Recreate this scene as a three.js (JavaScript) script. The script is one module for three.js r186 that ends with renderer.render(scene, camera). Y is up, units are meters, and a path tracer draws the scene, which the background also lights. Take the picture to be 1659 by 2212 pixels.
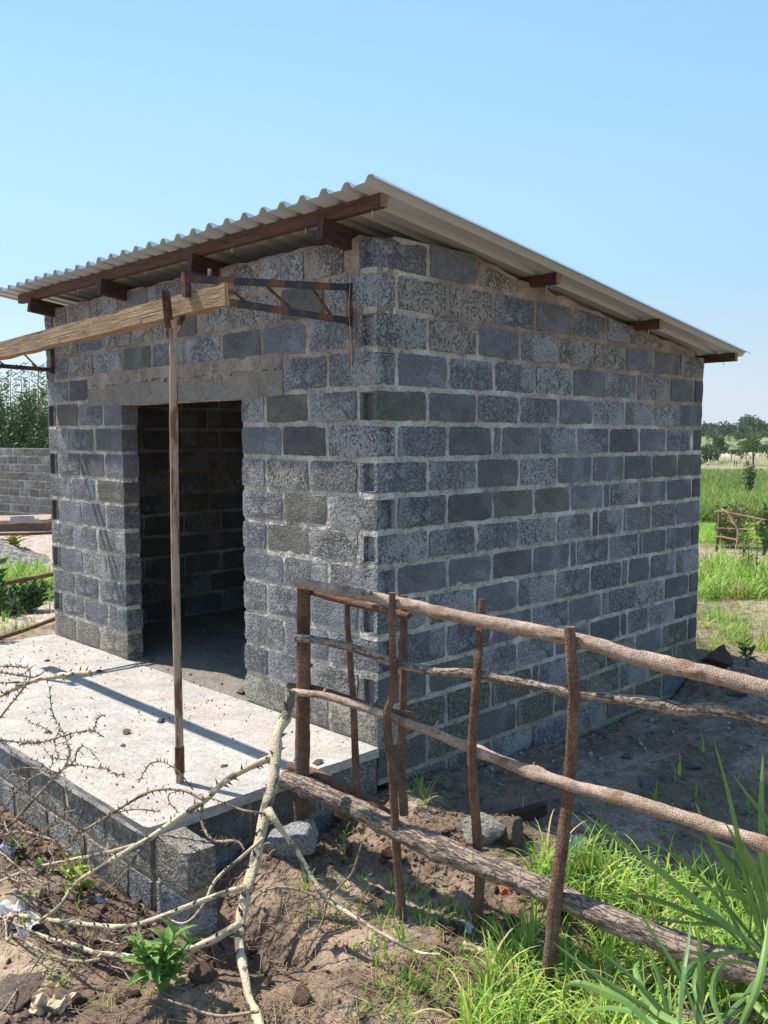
import * as THREE from 'three';
import * as BufferGeometryUtils from 'three/addons/utils/BufferGeometryUtils.js';
const { mergeGeometries, mergeVertices } = BufferGeometryUtils;
const V = (x, y, z) => new THREE.Vector3(x, y, z);

// ---------------------------------------------------------------- camera, sky, sun
const scene = new THREE.Scene();
const camera = new THREE.PerspectiveCamera(60.06, 768 / 1024, 0.05, 4000);
camera.position.set(3.694, 1.8336, 3.595);
camera.rotation.order = 'YXZ';
camera.rotation.set(-0.0818, 0.7915, -0.002);
camera.updateMatrixWorld(true);

const renderer = new THREE.WebGLRenderer();
renderer.setSize(768, 1024);
renderer.toneMapping = THREE.LinearToneMapping;
renderer.toneMappingExposure = 1.32;
renderer.shadowMap.enabled = true;

const SUN = V(-0.57, 1, 0.195).normalize();
const sun = new THREE.DirectionalLight(new THREE.Color().setRGB(1, 0.945, 0.86), 5);
sun.position.copy(SUN).multiplyScalar(40);
sun.castShadow = true;
sun.shadow.radius = 1;
sun.shadow.mapSize.set(4096, 4096);
Object.assign(sun.shadow.camera, { left: -14, right: 14, top: 14, bottom: -14, near: 1, far: 90 });
scene.add(sun, sun.target);

{
  const w = 512, h = 256, data = new Float32Array(w * h * 4);
  const mixc = (a, b, t) => a.map((v, i) => v + (b[i] - v) * t);
  const ss = (a, b, x) => { const t = Math.min(1, Math.max(0, (x - a) / (b - a))); return t * t * (3 - 2 * t); };
  for (let j = 0; j < h; j++) for (let i = 0; i < w; i++) {
    const el = ((j + 0.5) / h - 0.5) * Math.PI, az = ((i + 0.5) / w - 0.5) * 2 * Math.PI;
    const d = V(Math.cos(el) * Math.cos(az), Math.sin(el), Math.cos(el) * Math.sin(az));
    const s = Math.max(0, el * 180 / Math.PI), cs = d.dot(SUN), ang = Math.acos(Math.min(1, Math.max(-1, cs))) * 180 / Math.PI;
    let c = mixc([0.77, 0.87, 0.97], [0.46, 0.765, 1.02], ss(0, 11, s));
    c = mixc(c, [0.232, 0.545, 0.99], ss(7, 30, s));
    c = mixc(c, [0.085, 0.205, 0.52], ss(27, 66, s));
    const g = ss(105, 45, ang);
    c = c.map((v, k) => v * (0.86 + 0.22 * g) + [0.11, 0.10, 0.045][k] * g + [0.9, 0.85, 0.75][k] * Math.exp(-ang / 9));
    if (el < 0) c = [0.34, 0.32, 0.27];
    c = c.map(v => v / 1.32);
    data.set([...c, 1], (j * w + i) * 4);
  }
  const sky = new THREE.DataTexture(data, w, h, THREE.RGBAFormat, THREE.FloatType);
  sky.mapping = THREE.EquirectangularReflectionMapping;
  sky.magFilter = sky.minFilter = THREE.LinearFilter;
  sky.wrapS = THREE.RepeatWrapping;
  sky.needsUpdate = true;
  scene.background = sky;
  scene.environment = sky;
}

// ---------------------------------------------------------------- helpers
function rng(seed) { let a = seed >>> 0; return () => { a = (a + 0x6D2B79F5) | 0; let t = Math.imul(a ^ (a >>> 15), 1 | a); t = (t + Math.imul(t ^ (t >>> 7), 61 | t)) ^ t; return ((t ^ (t >>> 14)) >>> 0) / 4294967296; }; }
const R = rng(77);
const rr = (a, b, r = R) => a + (b - a) * r();
const clamp = (x, a, b) => Math.min(b, Math.max(a, x));
const smooth = (a, b, x) => { const t = clamp((x - a) / (b - a), 0, 1); return t * t * (3 - 2 * t); };
const lerp = (a, b, t) => a + (b - a) * t;
function hash(x, y, z) { let h = Math.imul(x, 374761393) + Math.imul(y, 668265263) + Math.imul(z, 1274126177); h = Math.imul(h ^ (h >>> 13), 1274126177); return ((h ^ (h >>> 16)) >>> 0) / 4294967296; }
function n3(x, y, z) {            // value noise, -1..1
  const xi = Math.floor(x), yi = Math.floor(y), zi = Math.floor(z);
  let fx = x - xi, fy = y - yi, fz = z - zi;
  fx = fx * fx * (3 - 2 * fx); fy = fy * fy * (3 - 2 * fy); fz = fz * fz * (3 - 2 * fz);
  const a = lerp(hash(xi, yi, zi), hash(xi + 1, yi, zi), fx), b = lerp(hash(xi, yi + 1, zi), hash(xi + 1, yi + 1, zi), fx);
  const c = lerp(hash(xi, yi, zi + 1), hash(xi + 1, yi, zi + 1), fx), d = lerp(hash(xi, yi + 1, zi + 1), hash(xi + 1, yi + 1, zi + 1), fx);
  return lerp(lerp(a, b, fy), lerp(c, d, fy), fz) * 2 - 1;
}
function fbm(x, y, z, o = 4) { let s = 0, a = 0.5, f = 1; for (let i = 0; i < o; i++) { s += a * n3(x * f + i * 17.3, y * f, z * f + i * 5.1); a *= 0.5; f *= 2.03; } return s; }
function tn(u, v, p, seed) {      // periodic 2-D value noise over 0..1, p cells, 0..1
  const x = u * p, y = v * p, xi = Math.floor(x), yi = Math.floor(y);
  let fx = x - xi, fy = y - yi; fx = fx * fx * (3 - 2 * fx); fy = fy * fy * (3 - 2 * fy);
  const m = k => ((k % p) + p) % p, x0 = m(xi), x1 = m(xi + 1), y0 = m(yi), y1 = m(yi + 1);
  return lerp(lerp(hash(x0, y0, seed), hash(x1, y0, seed), fx), lerp(hash(x0, y1, seed), hash(x1, y1, seed), fx), fy);
}
function tn2(u, v, pu, pv, seed) { const x = u * pu, y = v * pv, xi = Math.floor(x), yi = Math.floor(y); let fx = x - xi, fy = y - yi; fx = fx * fx * (3 - 2 * fx); fy = fy * fy * (3 - 2 * fy); const m = (k, p) => ((k % p) + p) % p, x0 = m(xi, pu), x1 = m(xi + 1, pu), y0 = m(yi, pv), y1 = m(yi + 1, pv); return lerp(lerp(hash(x0, y0, seed), hash(x1, y0, seed), fx), lerp(hash(x0, y1, seed), hash(x1, y1, seed), fx), fy); }
function tf2(u, v, pu, pv, seed, o = 4) { let s = 0, a = 0.5, t = 0; for (let i = 0; i < o; i++) { s += a * tn2(u, v, pu << i, pv << i, seed + i * 7); t += a; a *= 0.55; } return s / t; }
function tf(u, v, p, seed, o = 4) { let s = 0, a = 0.5, t = 0; for (let i = 0; i < o; i++) { s += a * tn(u, v, p << i, seed + i * 7); t += a; a *= 0.55; } return s / t; }
function tex(n, fn, srgb, nx = n) { // fn(u,v) -> [r,g,b] linear or grey
  const data = new Uint8Array(nx * n * 4);
  const enc = x => { x = clamp(x, 0, 1); return Math.round(255 * (srgb ? (x <= 0.0031308 ? 12.92 * x : 1.055 * Math.pow(x, 1 / 2.4) - 0.055) : x)); };
  for (let j = 0; j < n; j++) for (let i = 0; i < nx; i++) {
    const c = fn((i + 0.5) / nx, (j + 0.5) / n), q = (j * nx + i) * 4;
    if (Array.isArray(c)) { data[q] = enc(c[0]); data[q + 1] = enc(c[1]); data[q + 2] = enc(c[2]); } else data[q] = data[q + 1] = data[q + 2] = enc(c);
    data[q + 3] = 255;
  }
  const t = new THREE.DataTexture(data, nx, n, THREE.RGBAFormat);
  t.wrapS = t.wrapT = THREE.RepeatWrapping; t.magFilter = THREE.LinearFilter; t.minFilter = THREE.LinearMipmapLinearFilter; t.generateMipmaps = true;
  if (srgb) t.colorSpace = THREE.SRGBColorSpace;
  t.needsUpdate = true;
  return t;
}
const scaled = (t, x, y = x) => { const c = t.clone(); c.repeat.set(x, y); c.needsUpdate = true; return c; };
function std(o) { const { rgb, ...p } = o, m = new THREE.MeshStandardMaterial({ roughness: 0.9, metalness: 0, ...p }); if (rgb) m.color.setRGB(...rgb); return m; }

// pixel -> place (pixels of a 1659 x 2212 print of the photograph), for reading positions off the picture
const FP = 1913.2, CX = 829.5, CY = 1106, CAM = camera.position.clone();
const ray = (x, y) => V((x - CX) / FP, -(y - CY) / FP, -1).applyQuaternion(camera.quaternion);
const at = (x, y, t) => ray(x, y).multiplyScalar(t).add(CAM);
const onY = (x, y, h) => { const r = ray(x, y); return at(x, y, (h - CAM.y) / r.y); };
const onZ = (x, y, z) => { const r = ray(x, y); return at(x, y, (z - CAM.z) / r.z); };
const onX = (x, y, v) => { const r = ray(x, y); return at(x, y, (v - CAM.x) / r.x); };
const onF = (x, y, off = 0) => { const r = ray(x, y); return at(x, y, (0.78 + off - CAM.z - 0.11 * CAM.x) / (r.z + 0.11 * r.x)); }; // the fence's upright plane
const camInv = new THREE.Matrix4().copy(camera.matrixWorld).invert();
const toPx = p => { const q = p.clone().applyMatrix4(camInv); return [CX + FP * q.x / -q.z, CY - FP * q.y / -q.z, -q.z]; };

const taken = {};
function numbered(n) { const k = taken[n] = (taken[n] ?? -1) + 1; return k ? `${n}_${String(k).padStart(3, '0')}` : n; }
function tag(o, label, category, group) { o.userData.label = label; o.userData.category = category; if (group) o.userData.group = group; return o; }
function mesh(name, geo, mat, parent, shade = true) {
  const m = new THREE.Mesh(geo, mat); m.name = parent ? name : numbered(name); m.castShadow = m.receiveShadow = shade;
  (parent || scene).add(m); return m;
}
const counts = new Map();
function pmesh(name, geo, mat, parent) { const m = mesh(name, geo, mat, parent); const c = counts.get(parent) ?? {}; counts.set(parent, c); const k = c[name] = (c[name] ?? -1) + 1; if (k) m.name = `${name}_${String(k).padStart(3, '0')}`; return m; }
function thing(name, label, category, pos = V(0, 0, 0), group) { const g = new THREE.Group(); g.name = numbered(name); g.position.copy(pos); scene.add(g); return tag(g, label, category, group); }
function struct(o) { o.userData.kind = 'structure'; return o; }
function stuff(o) { o.userData.kind = 'stuff'; return o; }
function inst(name, geo, mat, list, parent) { // list of {p, q?, s, c?}
  const m = new THREE.InstancedMesh(geo, mat, list.length); m.name = parent ? name : numbered(name); m.castShadow = m.receiveShadow = true;
  const M = new THREE.Matrix4(), q0 = new THREE.Quaternion(), s = V(1, 1, 1);
  list.forEach((e, i) => { s.set(...(Array.isArray(e.s) ? e.s : [e.s, e.s, e.s])); M.compose(e.p, e.q || q0, s); m.setMatrixAt(i, M); if (e.c) m.setColorAt(i, e.c); });
  (parent || scene).add(m); return stuff(m);
}
const eul = (x, y, z, o = 'YXZ') => new THREE.Quaternion().setFromEuler(new THREE.Euler(x, y, z, o));
function colorize(geo, fn) { const p = geo.attributes.position, n = p.count, a = new Float32Array(n * 3); for (let i = 0; i < n; i++) { const c = fn(p.getX(i), p.getY(i), p.getZ(i)); a.set(c, i * 3); } geo.setAttribute('color', new THREE.BufferAttribute(a, 3)); return geo; }
function boxUV(geo, ou = 0, ov = 0) { // metres, by the way each face points
  geo = geo.index ? geo.toNonIndexed() : geo; geo.computeVertexNormals();
  const p = geo.attributes.position, uv = new Float32Array(p.count * 2), A = V(), B = V(), C = V();
  for (let i = 0; i < p.count; i += 3) {
    A.fromBufferAttribute(p, i); B.fromBufferAttribute(p, i + 1).sub(A); C.fromBufferAttribute(p, i + 2).sub(A); B.cross(C);
    const ax = Math.abs(B.x), ay = Math.abs(B.y), az = Math.abs(B.z);
    for (let k = 0; k < 3; k++) { const x = p.getX(i + k), y = p.getY(i + k), z = p.getZ(i + k); const [u, v] = az >= ax && az >= ay ? [x, y] : ax >= ay ? [z, y] : [x, z]; uv[2 * (i + k)] = u + ou; uv[2 * (i + k) + 1] = v + ov; }
  }
  geo.setAttribute('uv', new THREE.BufferAttribute(uv, 2)); return geo;
}
function plain(g) { g = g.index ? g.toNonIndexed() : g; for (const k of Object.keys(g.attributes)) if (!['position', 'normal', 'uv', 'color'].includes(k)) g.deleteAttribute(k); return g; }
const merge = l => mergeGeometries(l.map(plain));
function bar(a, b, w, h, ou = 0) { // squared bar between two points (w across, h high)
  const L = a.distanceTo(b), g = new THREE.BoxGeometry(w, h, L); boxUV(g); const gg = boxUV(g, ou, ou * 0.7);
  // grain runs along the bar: swap so that v follows z
  const p = gg.attributes.position, uv = gg.attributes.uv, nn = gg.attributes.normal;
  for (let i = 0; i < p.count; i++) { const ax = Math.abs(nn.getX(i)), az = Math.abs(nn.getZ(i)); uv.setXY(i, ou + (az > 0.7 ? p.getX(i) : ax > 0.7 ? p.getY(i) : p.getX(i)), ou + (az > 0.7 ? p.getY(i) : p.getZ(i))); }
  const m = new THREE.Matrix4().lookAt(b, a, Math.abs(b.clone().sub(a).normalize().y) > 0.95 ? V(1, 0, 0) : V(0, 1, 0));
  m.setPosition(a.clone().add(b).multiplyScalar(0.5)); gg.applyMatrix4(m); return gg;
}
// a stick: a rough tapered tube along points, with knots and closed ends
function stick(pts, radii, o = {}) {
  const { seed = 1, rough = 0.12, step = 0.035, sides = 9, knots = 0.5, flatEnds = true } = o;
  const cv = new THREE.CatmullRomCurve3(pts, false, 'catmullrom', 0.5), L = cv.getLength(), n = Math.max(4, Math.ceil(L / step));
  const fr = cv.computeFrenetFrames(n, false), pos = [], uv = [], idx = [];
  const rad = t => { const k = t * (radii.length - 1), i = Math.min(radii.length - 2, Math.floor(k)); return radii.length === 1 ? radii[0] : lerp(radii[i], radii[i + 1], k - i); };
  for (let i = 0; i <= n; i++) {
    const t = i / n, c = cv.getPointAt(t), r0 = rad(t);
    const kn = 1 + knots * 0.35 * Math.max(0, n3(seed * 3.1, t * L * 7, 2) - 0.45) * 2;
    for (let j = 0; j <= sides; j++) {
      const a = j / sides * 2 * Math.PI, jj = j % sides;
      const r = r0 * kn * (1 + rough * fbm(seed * 9.7 + Math.cos(a) * 1.6, t * L * 14, Math.sin(a) * 1.6 + seed, 3) * 1.6);
      const v = c.clone().addScaledVector(fr.normals[i], Math.cos(a) * r).addScaledVector(fr.binormals[i], Math.sin(a) * r);
      pos.push(v.x, v.y, v.z); uv.push(j / sides * 2 * Math.PI * Math.max(r0, 0.006), t * L + seed * 0.37);
    }
  }
  const S = sides + 1;
  for (let i = 0; i < n; i++) for (let j = 0; j < sides; j++) { const a = i * S + j, b = a + 1, c = a + S, d = c + 1; idx.push(a, b, c, b, d, c); }
  const g = new THREE.BufferGeometry(); g.setAttribute('position', new THREE.Float32BufferAttribute(pos, 3)); g.setAttribute('uv', new THREE.Float32BufferAttribute(uv, 2)); g.setIndex(idx); g.computeVertexNormals();
  // weld the seam's normals
  const nn = g.attributes.normal; for (let i = 0; i <= n; i++) { const a = i * S, b = a + sides; const v = V(nn.getX(a) + nn.getX(b), nn.getY(a) + nn.getY(b), nn.getZ(a) + nn.getZ(b)).normalize(); nn.setXYZ(a, v.x, v.y, v.z); nn.setXYZ(b, v.x, v.y, v.z); }
  const tube = g.toNonIndexed(), caps = [];
  for (const e of [0, n]) {
    const c = cv.getPointAt(e / n).addScaledVector(cv.getTangentAt(e / n), (e ? 1 : -1) * (flatEnds ? 0.001 : rad(e / n))), cp = [], cu = [];
    for (let j = 0; j < sides; j++) { const a = e * S + j, b = a + 1, q = e ? [a, b] : [b, a]; for (const k of q) { cp.push(pos[3 * k], pos[3 * k + 1], pos[3 * k + 2]); cu.push(uv[2 * k], uv[2 * k + 1]); } cp.push(c.x, c.y, c.z); cu.push(uv[2 * a], uv[2 * a + 1] + 0.02); }
    const cg = new THREE.BufferGeometry(); cg.setAttribute('position', new THREE.Float32BufferAttribute(cp, 3)); cg.setAttribute('uv', new THREE.Float32BufferAttribute(cu, 2)); cg.computeVertexNormals(); caps.push(cg);
  }
  return { geo: mergeGeometries([tube, ...caps]), curve: cv, length: L, rad };
}
function stubGeo(p, dir, r, len, seed = 1) { return stick([p.clone().addScaledVector(dir, -r * 0.5), p.clone().addScaledVector(dir, len * 0.5), p.clone().addScaledVector(dir, len)], [r * 1.2, r, r * 0.75], { seed, sides: 6, step: len / 3 }).geo; }
function lumpGeo(seed, detail = 3, rough = 0.3, f = 1.7) { // an angular stone of radius about 1
  let g = new THREE.IcosahedronGeometry(1, detail); g.deleteAttribute('uv'); g.deleteAttribute('normal'); g = mergeVertices(g, 1e-4);
  const r = rng(seed), planes = []; for (let i = 0; i < 12; i++) planes.push([V(rr(-1, 1, r), rr(-1, 1, r), rr(-1, 1, r)).normalize(), rr(0.42, 0.8, r)]);
  const p = g.attributes.position, v = V();
  for (let i = 0; i < p.count; i++) {
    v.fromBufferAttribute(p, i); const d = v.clone();
    for (const [n, k] of planes) { const e = v.dot(n) - k; if (e > 0) v.addScaledVector(n, -e * 0.92); }
    v.multiplyScalar(1 + rough * fbm(d.x * f + seed, d.y * f, d.z * f, 4)); p.setXYZ(i, v.x, v.y, v.z);
  }
  g.computeVertexNormals(); const gg = g.toNonIndexed(); const n = gg.attributes.normal.clone(); boxUV(gg, seed, seed); gg.setAttribute('normal', n); return gg;
}

// ---------------------------------------------------------------- textures and materials
const speckle = (u, v, seed) => { const a = tn(u, v, 84, seed), b = tn(u, v, 150, seed + 1), c = tn(u, v, 290, seed + 2); return a * 0.34 + b * 0.38 + c * 0.28; };
const blockBump = tex(1024, (u, v) => clamp(0.5 + (speckle(u, v, 3) - 0.5) * 2.3 + (tf(u, v, 12, 5, 3) - 0.5) * 0.5, 0, 1), false);
const blockTex = tex(1024, (u, v) => {
  const s = speckle(u, v, 3), film = smooth(0.46, 0.6, tf(u, v, 5, 40, 5)), pale = smooth(0.5, 0.62, s + 0.05 * (film - 0.5)), hole = smooth(0.45, 0.34, s), sp = smooth(0.8, 0.88, tn(u, v, 210, 44));
  let k = 0.12 + 0.1 * (tf(u, v, 9, 9, 4) - 0.5);
  k = lerp(k, 0.3, film * 0.55); k = lerp(k, 0.36, pale * 0.38); k = lerp(k, 0.05, hole * 0.6); k = lerp(k, 0.5, sp * 0.4 * (1 - hole));
  return [k * 0.985, k, k * 1.015].map(x => x * 1.38);
}, true);
const filmTex = tex(768, (u, v) => { // blocks with a pale cement skin, pitted where the stone shows
  const s = tn(u, v, 84, 11) * 0.38 + tn(u, v, 150, 12) * 0.36 + tn(u, v, 260, 13) * 0.26, skin = tf(u, v, 5, 140, 4), open = smooth(0.55, 0.43, s + 0.6 * (skin - 0.45)), g = tn(u, v, 240, 15);
  let k = 0.3 + 0.16 * (tf(u, v, 20, 16, 3) - 0.5); k = lerp(k, 0.075 + 0.12 * smooth(0.55, 0.75, g), open);
  return [k, k * 0.995, k * lerp(1.0, 1.03, open)].map(x => x * 1.02);
}, true);
const darkTex = tex(768, (u, v) => { // dark even blocks, finely flecked
  const g = tn(u, v, 120, 21) * 0.5 + tn(u, v, 230, 22) * 0.5, fl = smooth(0.7, 0.82, g), pit = smooth(0.32, 0.22, g), wash = smooth(0.5, 0.68, tf(u, v, 4, 23, 5));
  let k = 0.16 + 0.1 * (tf(u, v, 8, 24, 4) - 0.5) + 0.07 * wash; k = lerp(k, 0.42, fl * 0.6); k = lerp(k, 0.06, pit * 0.7);
  return [k, k, k * 1.02].map(x => x * 1.06);
}, true);
const mortarBump = tex(512, (u, v) => clamp(0.5 + (tf(u, v, 24, 11, 5) - 0.5) * 1.7, 0, 1), false);
const mortarTex = tex(512, (u, v) => { const a = tf(u, v, 8, 21, 6), b = smooth(0.62, 0.7, tn(u, v, 120, 5)); const k = 0.62 + 0.7 * (a - 0.5) - 0.2 * b; return [k, k * 0.985, k * 0.965]; }, true);
const slabBump = tex(1024, (u, v) => clamp(0.5 + (tf(u, v, 10, 31, 6) - 0.5) * 1.4 - 0.5 * smooth(0.72, 0.8, tn(u, v, 90, 7)), 0, 1), false);
const slabTex = tex(1024, (u, v) => {
  const a = tf(u, v, 5, 51, 6), b = tf(u, v, 60, 52, 3), dust = smooth(0.42, 0.62, tf(u, v, 3, 57, 5)), pit = smooth(0.8, 0.86, tn(u, v, 150, 59)) * 0.35, tr = smooth(0.56, 0.66, tf(u, v, 11, 58, 4));
  const k = (0.47 + 0.26 * (a - 0.5) + 0.2 * (b - 0.5)) * (1 - pit) * (1 - 0.1 * tr);
  return [k * lerp(1, 1.03, dust), k * lerp(0.98, 0.95, dust), k * lerp(0.945, 0.875, dust)];
}, true);
const soilBump = tex(1024, (u, v) => clamp(0.5 + (tf(u, v, 22, 61, 6) - 0.5) * 2.6, 0, 1), false);
const soilTex = tex(1024, (u, v) => {
  const a = tf(u, v, 14, 71, 6), g = tn(u, v, 230, 73), s = smooth(0.86, 0.93, tn(u, v, 170, 74)), dk = smooth(0.62, 0.75, tf(u, v, 30, 75, 3));
  let k = 0.72 + 0.75 * (a - 0.5) + 0.22 * (g - 0.5) - 0.28 * dk; k = lerp(k, 1.0, s * 0.6);
  return [k, k * (0.985 + 0.02 * s), k * (0.965 + 0.06 * s)];
}, true);
const woodTex = tex(512, (u, v) => { const w = u + 0.014 * (tf(u, v, 3, 81, 3) - 0.5) * 2; const g = tn(w, v * 0.12, 64, 83) * 0.6 + tn(w, v * 0.3, 160, 84) * 0.4, c = smooth(0.8, 0.9, tn(w, v * 0.4, 40, 86)); const k = 0.62 + 0.62 * (g - 0.5) - 0.3 * c + 0.62 * (tf(u, v, 4, 85, 4) - 0.5); return [k * 1.04, k, k * 0.94]; }, true);
const woodBump = tex(512, (u, v) => clamp(0.5 + (tn(u, v * 0.12, 64, 83) - 0.5) * 0.9 + (tn(u, v * 0.3, 160, 84) - 0.5) * 0.5, 0, 1), false);
const cellEdge = (u, v, p, seed) => { const x = u * p, y = v * p, xi = Math.floor(x), yi = Math.floor(y); let d1 = 9, d2 = 9; for (let j = -1; j < 2; j++) for (let i = -1; i < 2; i++) { const cx = xi + i, cy = yi + j, m = k => ((k % p) + p) % p, dx = cx + 0.1 + 0.8 * hash(m(cx), m(cy), seed) - x, dy = cy + 0.1 + 0.8 * hash(m(cx), m(cy), seed + 9) - y, d = Math.hypot(dx, dy); if (d < d1) { d2 = d1; d1 = d; } else if (d < d2) d2 = d; } return d2 - d1; };
const barkF = (p, seed) => (u, v) => smooth(0, 0.22, cellEdge(u + 0.012 * (tf(u, v, 16, seed + 3, 3) - 0.5) * 2, v + 0.012 * (tf(u, v, 16, seed + 5, 3) - 0.5) * 2, p, seed));
const barkPair = (p, seed, deep) => { const f = barkF(p, seed); return [tex(512, (u, v) => { const e = f(u, v), a = tf(u, v, 40, seed + 21, 4), pl = smooth(0.5, 0.68, tf(u, v, 7, seed + 25, 4)), rd = smooth(0.58, 0.7, tf(u, v, 5, seed + 31, 4)); const k = lerp(deep, 0.74, e) * (0.8 + 0.7 * (a - 0.5)) * lerp(1, 0.72, rd); return [k * lerp(0.9, 1.18, pl), k * lerp(0.85, 1.16, pl) * lerp(1, 0.86, rd), k * lerp(0.8, 1.16, pl) * lerp(1, 0.72, rd)]; }, true), tex(512, (u, v) => clamp(0.1 + 0.6 * f(u, v) + 0.45 * (tf(u, v, 40, seed + 21, 4) - 0.5) + 0.15, 0, 1), false)]; };
const [barkTex, barkBump] = barkPair(52, 92, 0.42);
const fissure = (u, v) => { const w = v + 0.02 * (tf(u, v, 12, 197, 3) - 0.5), a = Math.abs(tf2(u, w, 46, 9, 193, 4) - 0.5), b = Math.abs(tf2(u, w, 20, 34, 195, 3) - 0.5); return smooth(0.0, 0.075, a) * (0.45 + 0.55 * smooth(0, 0.05, b)); };
const plateTex = tex(768, (u, v) => { const e = fissure(u, v), g = tf(u, v, 50, 201, 3), pl = smooth(0.5, 0.68, tf(u, v, 6, 203, 4)); const k = lerp(0.26, 0.76, e) * (0.75 + 0.6 * (g - 0.5)); return [k * lerp(0.92, 1.12, pl), k * lerp(0.87, 1.1, pl), k * lerp(0.82, 1.09, pl)]; }, true), plateBump = tex(768, (u, v) => clamp(0.1 + 0.65 * fissure(u, v) + 0.4 * (tf(u, v, 50, 201, 3) - 0.5) + 0.1, 0, 1), false);
const thornTex = tex(512, (u, v) => { const a = tf(u, v, 10, 101, 5) , d = smooth(0.57, 0.66, tf(u, v, 14, 103, 4)), k = lerp(0.72 + 0.5 * (a - 0.5), 0.16, d * 0.9); return [k * 1.03, k * lerp(0.97, 1, d), k * lerp(0.82, 0.95, d)]; }, true);
const rustTex = tex(512, (u, v) => { const r = smooth(0.46, 0.62, tf(u, v, 9, 111, 5)), s = tn(u, v, 110, 112), w = smooth(0.7, 0.8, s); return [lerp(0.43, 0.19, r) * (0.85 + 0.3 * s) * (1 - 0.4 * w), lerp(0.32, 0.1, r) * (0.85 + 0.3 * s) * (1 - 0.5 * w), lerp(0.225, 0.055, r) * (0.85 + 0.3 * s) * (1 - 0.5 * w)]; }, true);
const steelTex = tex(256, (u, v) => { const r = smooth(0.58, 0.72, tf(u, v, 6, 121, 5)), s = tf(u, v, 30, 122, 3); return [lerp(0.05, 0.22, r) * (0.7 + 0.6 * s), lerp(0.047, 0.085, r) * (0.7 + 0.6 * s), lerp(0.05, 0.03, r) * (0.7 + 0.6 * s)]; }, true);

const blockTones = [[1, 0.98, 0.95], [0.82, 0.81, 0.82], [0.85, 0.84, 0.84], [0.8, 0.78, 0.66], [1.25, 1.22, 1.18], [0.92, 0.91, 0.93], [0.66, 0.65, 0.64], [1.08, 1.05, 0.97], [1.25, 1.12, 0.94], [0.8, 0.74, 0.55], [1.2, 1.06, 0.92], [1.05, 1.06, 1.12]];
const MB = blockTones.map((c, i) => std({ map: [blockTex, blockTex, darkTex, darkTex, filmTex, blockTex, darkTex, filmTex, blockTex, blockTex, filmTex, darkTex][i], bumpMap: blockBump, bumpScale: 0.007, roughness: 0.95, rgb: c }));
const pickTone = r => { const x = r(); return MB[x < 0.16 ? 0 : x < 0.31 ? 1 : x < 0.41 ? 2 : x < 0.51 ? 3 : x < 0.55 ? 4 : x < 0.75 ? 5 : x < 0.8 ? 6 : x < 0.84 ? 7 : 11]; };
const MM = std({ map: mortarTex, bumpMap: mortarBump, bumpScale: 0.012, roughness: 0.95, vertexColors: true });
const MCon = std({ map: slabTex, bumpMap: slabBump, bumpScale: 0.006, roughness: 0.93, rgb: [1.02, 0.985, 0.93] });
const MThornDark = std({ roughness: 0.9, rgb: [0.11, 0.09, 0.075] });
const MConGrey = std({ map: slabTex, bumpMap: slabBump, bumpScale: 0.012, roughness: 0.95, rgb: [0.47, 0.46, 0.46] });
const MSoil = std({ map: soilTex, bumpMap: soilBump, bumpScale: 0.03, roughness: 1, vertexColors: true });
const MClod = std({ map: soilTex, bumpMap: soilBump, bumpScale: 0.02, roughness: 1, rgb: [0.27, 0.17, 0.115] });
const MRubble = std({ map: slabTex, bumpMap: slabBump, bumpScale: 0.02, roughness: 0.96, rgb: [0.62, 0.62, 0.63] });
const MDarkWood = std({ map: woodTex, bumpMap: woodBump, bumpScale: 0.003, roughness: 0.75, rgb: [0.085, 0.038, 0.027] });
const MRedWood = std({ map: woodTex, bumpMap: woodBump, bumpScale: 0.003, roughness: 0.75, rgb: [0.15, 0.062, 0.038] });
const MEndWood = std({ map: woodTex, bumpMap: woodBump, bumpScale: 0.003, roughness: 0.9, rgb: [0.62, 0.42, 0.26] });
const MBeam = std({ map: woodTex, bumpMap: woodBump, bumpScale: 0.0015, roughness: 0.85, rgb: [0.5, 0.34, 0.195] });
const MBeamEnd = std({ map: woodTex, bumpMap: woodBump, bumpScale: 0.012, roughness: 0.9, rgb: [0.36, 0.20, 0.095] });
const MPost = std({ map: scaled(barkTex, 1.3, 0.8), bumpMap: scaled(barkBump, 1.3, 0.8), bumpScale: 0.005, roughness: 0.92, rgb: [0.33, 0.19, 0.125] });
const MRail = std({ map: scaled(barkTex, 2, 1.8), bumpMap: scaled(barkBump, 2, 1.8), bumpScale: 0.004, roughness: 0.92, rgb: [0.78, 0.575, 0.44] });
const MLog = std({ map: scaled(plateTex, 1.5, 1.1), bumpMap: scaled(plateBump, 1.5, 1.1), bumpScale: 0.012, roughness: 0.97, rgb: [0.6, 0.47, 0.375] });
const MCut = std({ map: woodTex, bumpMap: woodBump, bumpScale: 0.004, rgb: [0.6, 0.37, 0.2] });
const MThorn = std({ map: scaled(thornTex, 1.6, 0.9), bumpMap: barkBump, bumpScale: 0.004, roughness: 0.9, rgb: [0.80, 0.70, 0.54] });
const MThornGrey = std({ map: thornTex, bumpMap: barkBump, bumpScale: 0.004, roughness: 0.9, rgb: [0.52, 0.42, 0.33] });
const MRust = std({ map: scaled(rustTex, 4, 1.4), roughness: 0.8, bumpMap: scaled(rustTex, 4, 1.4), bumpScale: 0.001 });
const MRustDark = std({ map: scaled(rustTex, 4, 2), roughness: 0.85, rgb: [0.36, 0.22, 0.15] });
const MSteel = std({ map: scaled(steelTex, 3, 3), roughness: 0.6, metalness: 0.25 });
const MRoofTop = std({ roughness: 0.42, metalness: 0.35, rgb: [0.52, 0.57, 0.62] });
const MRoofUnder = std({ roughness: 0.5, metalness: 0, rgb: [0.53, 0.57, 0.585] });
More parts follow.
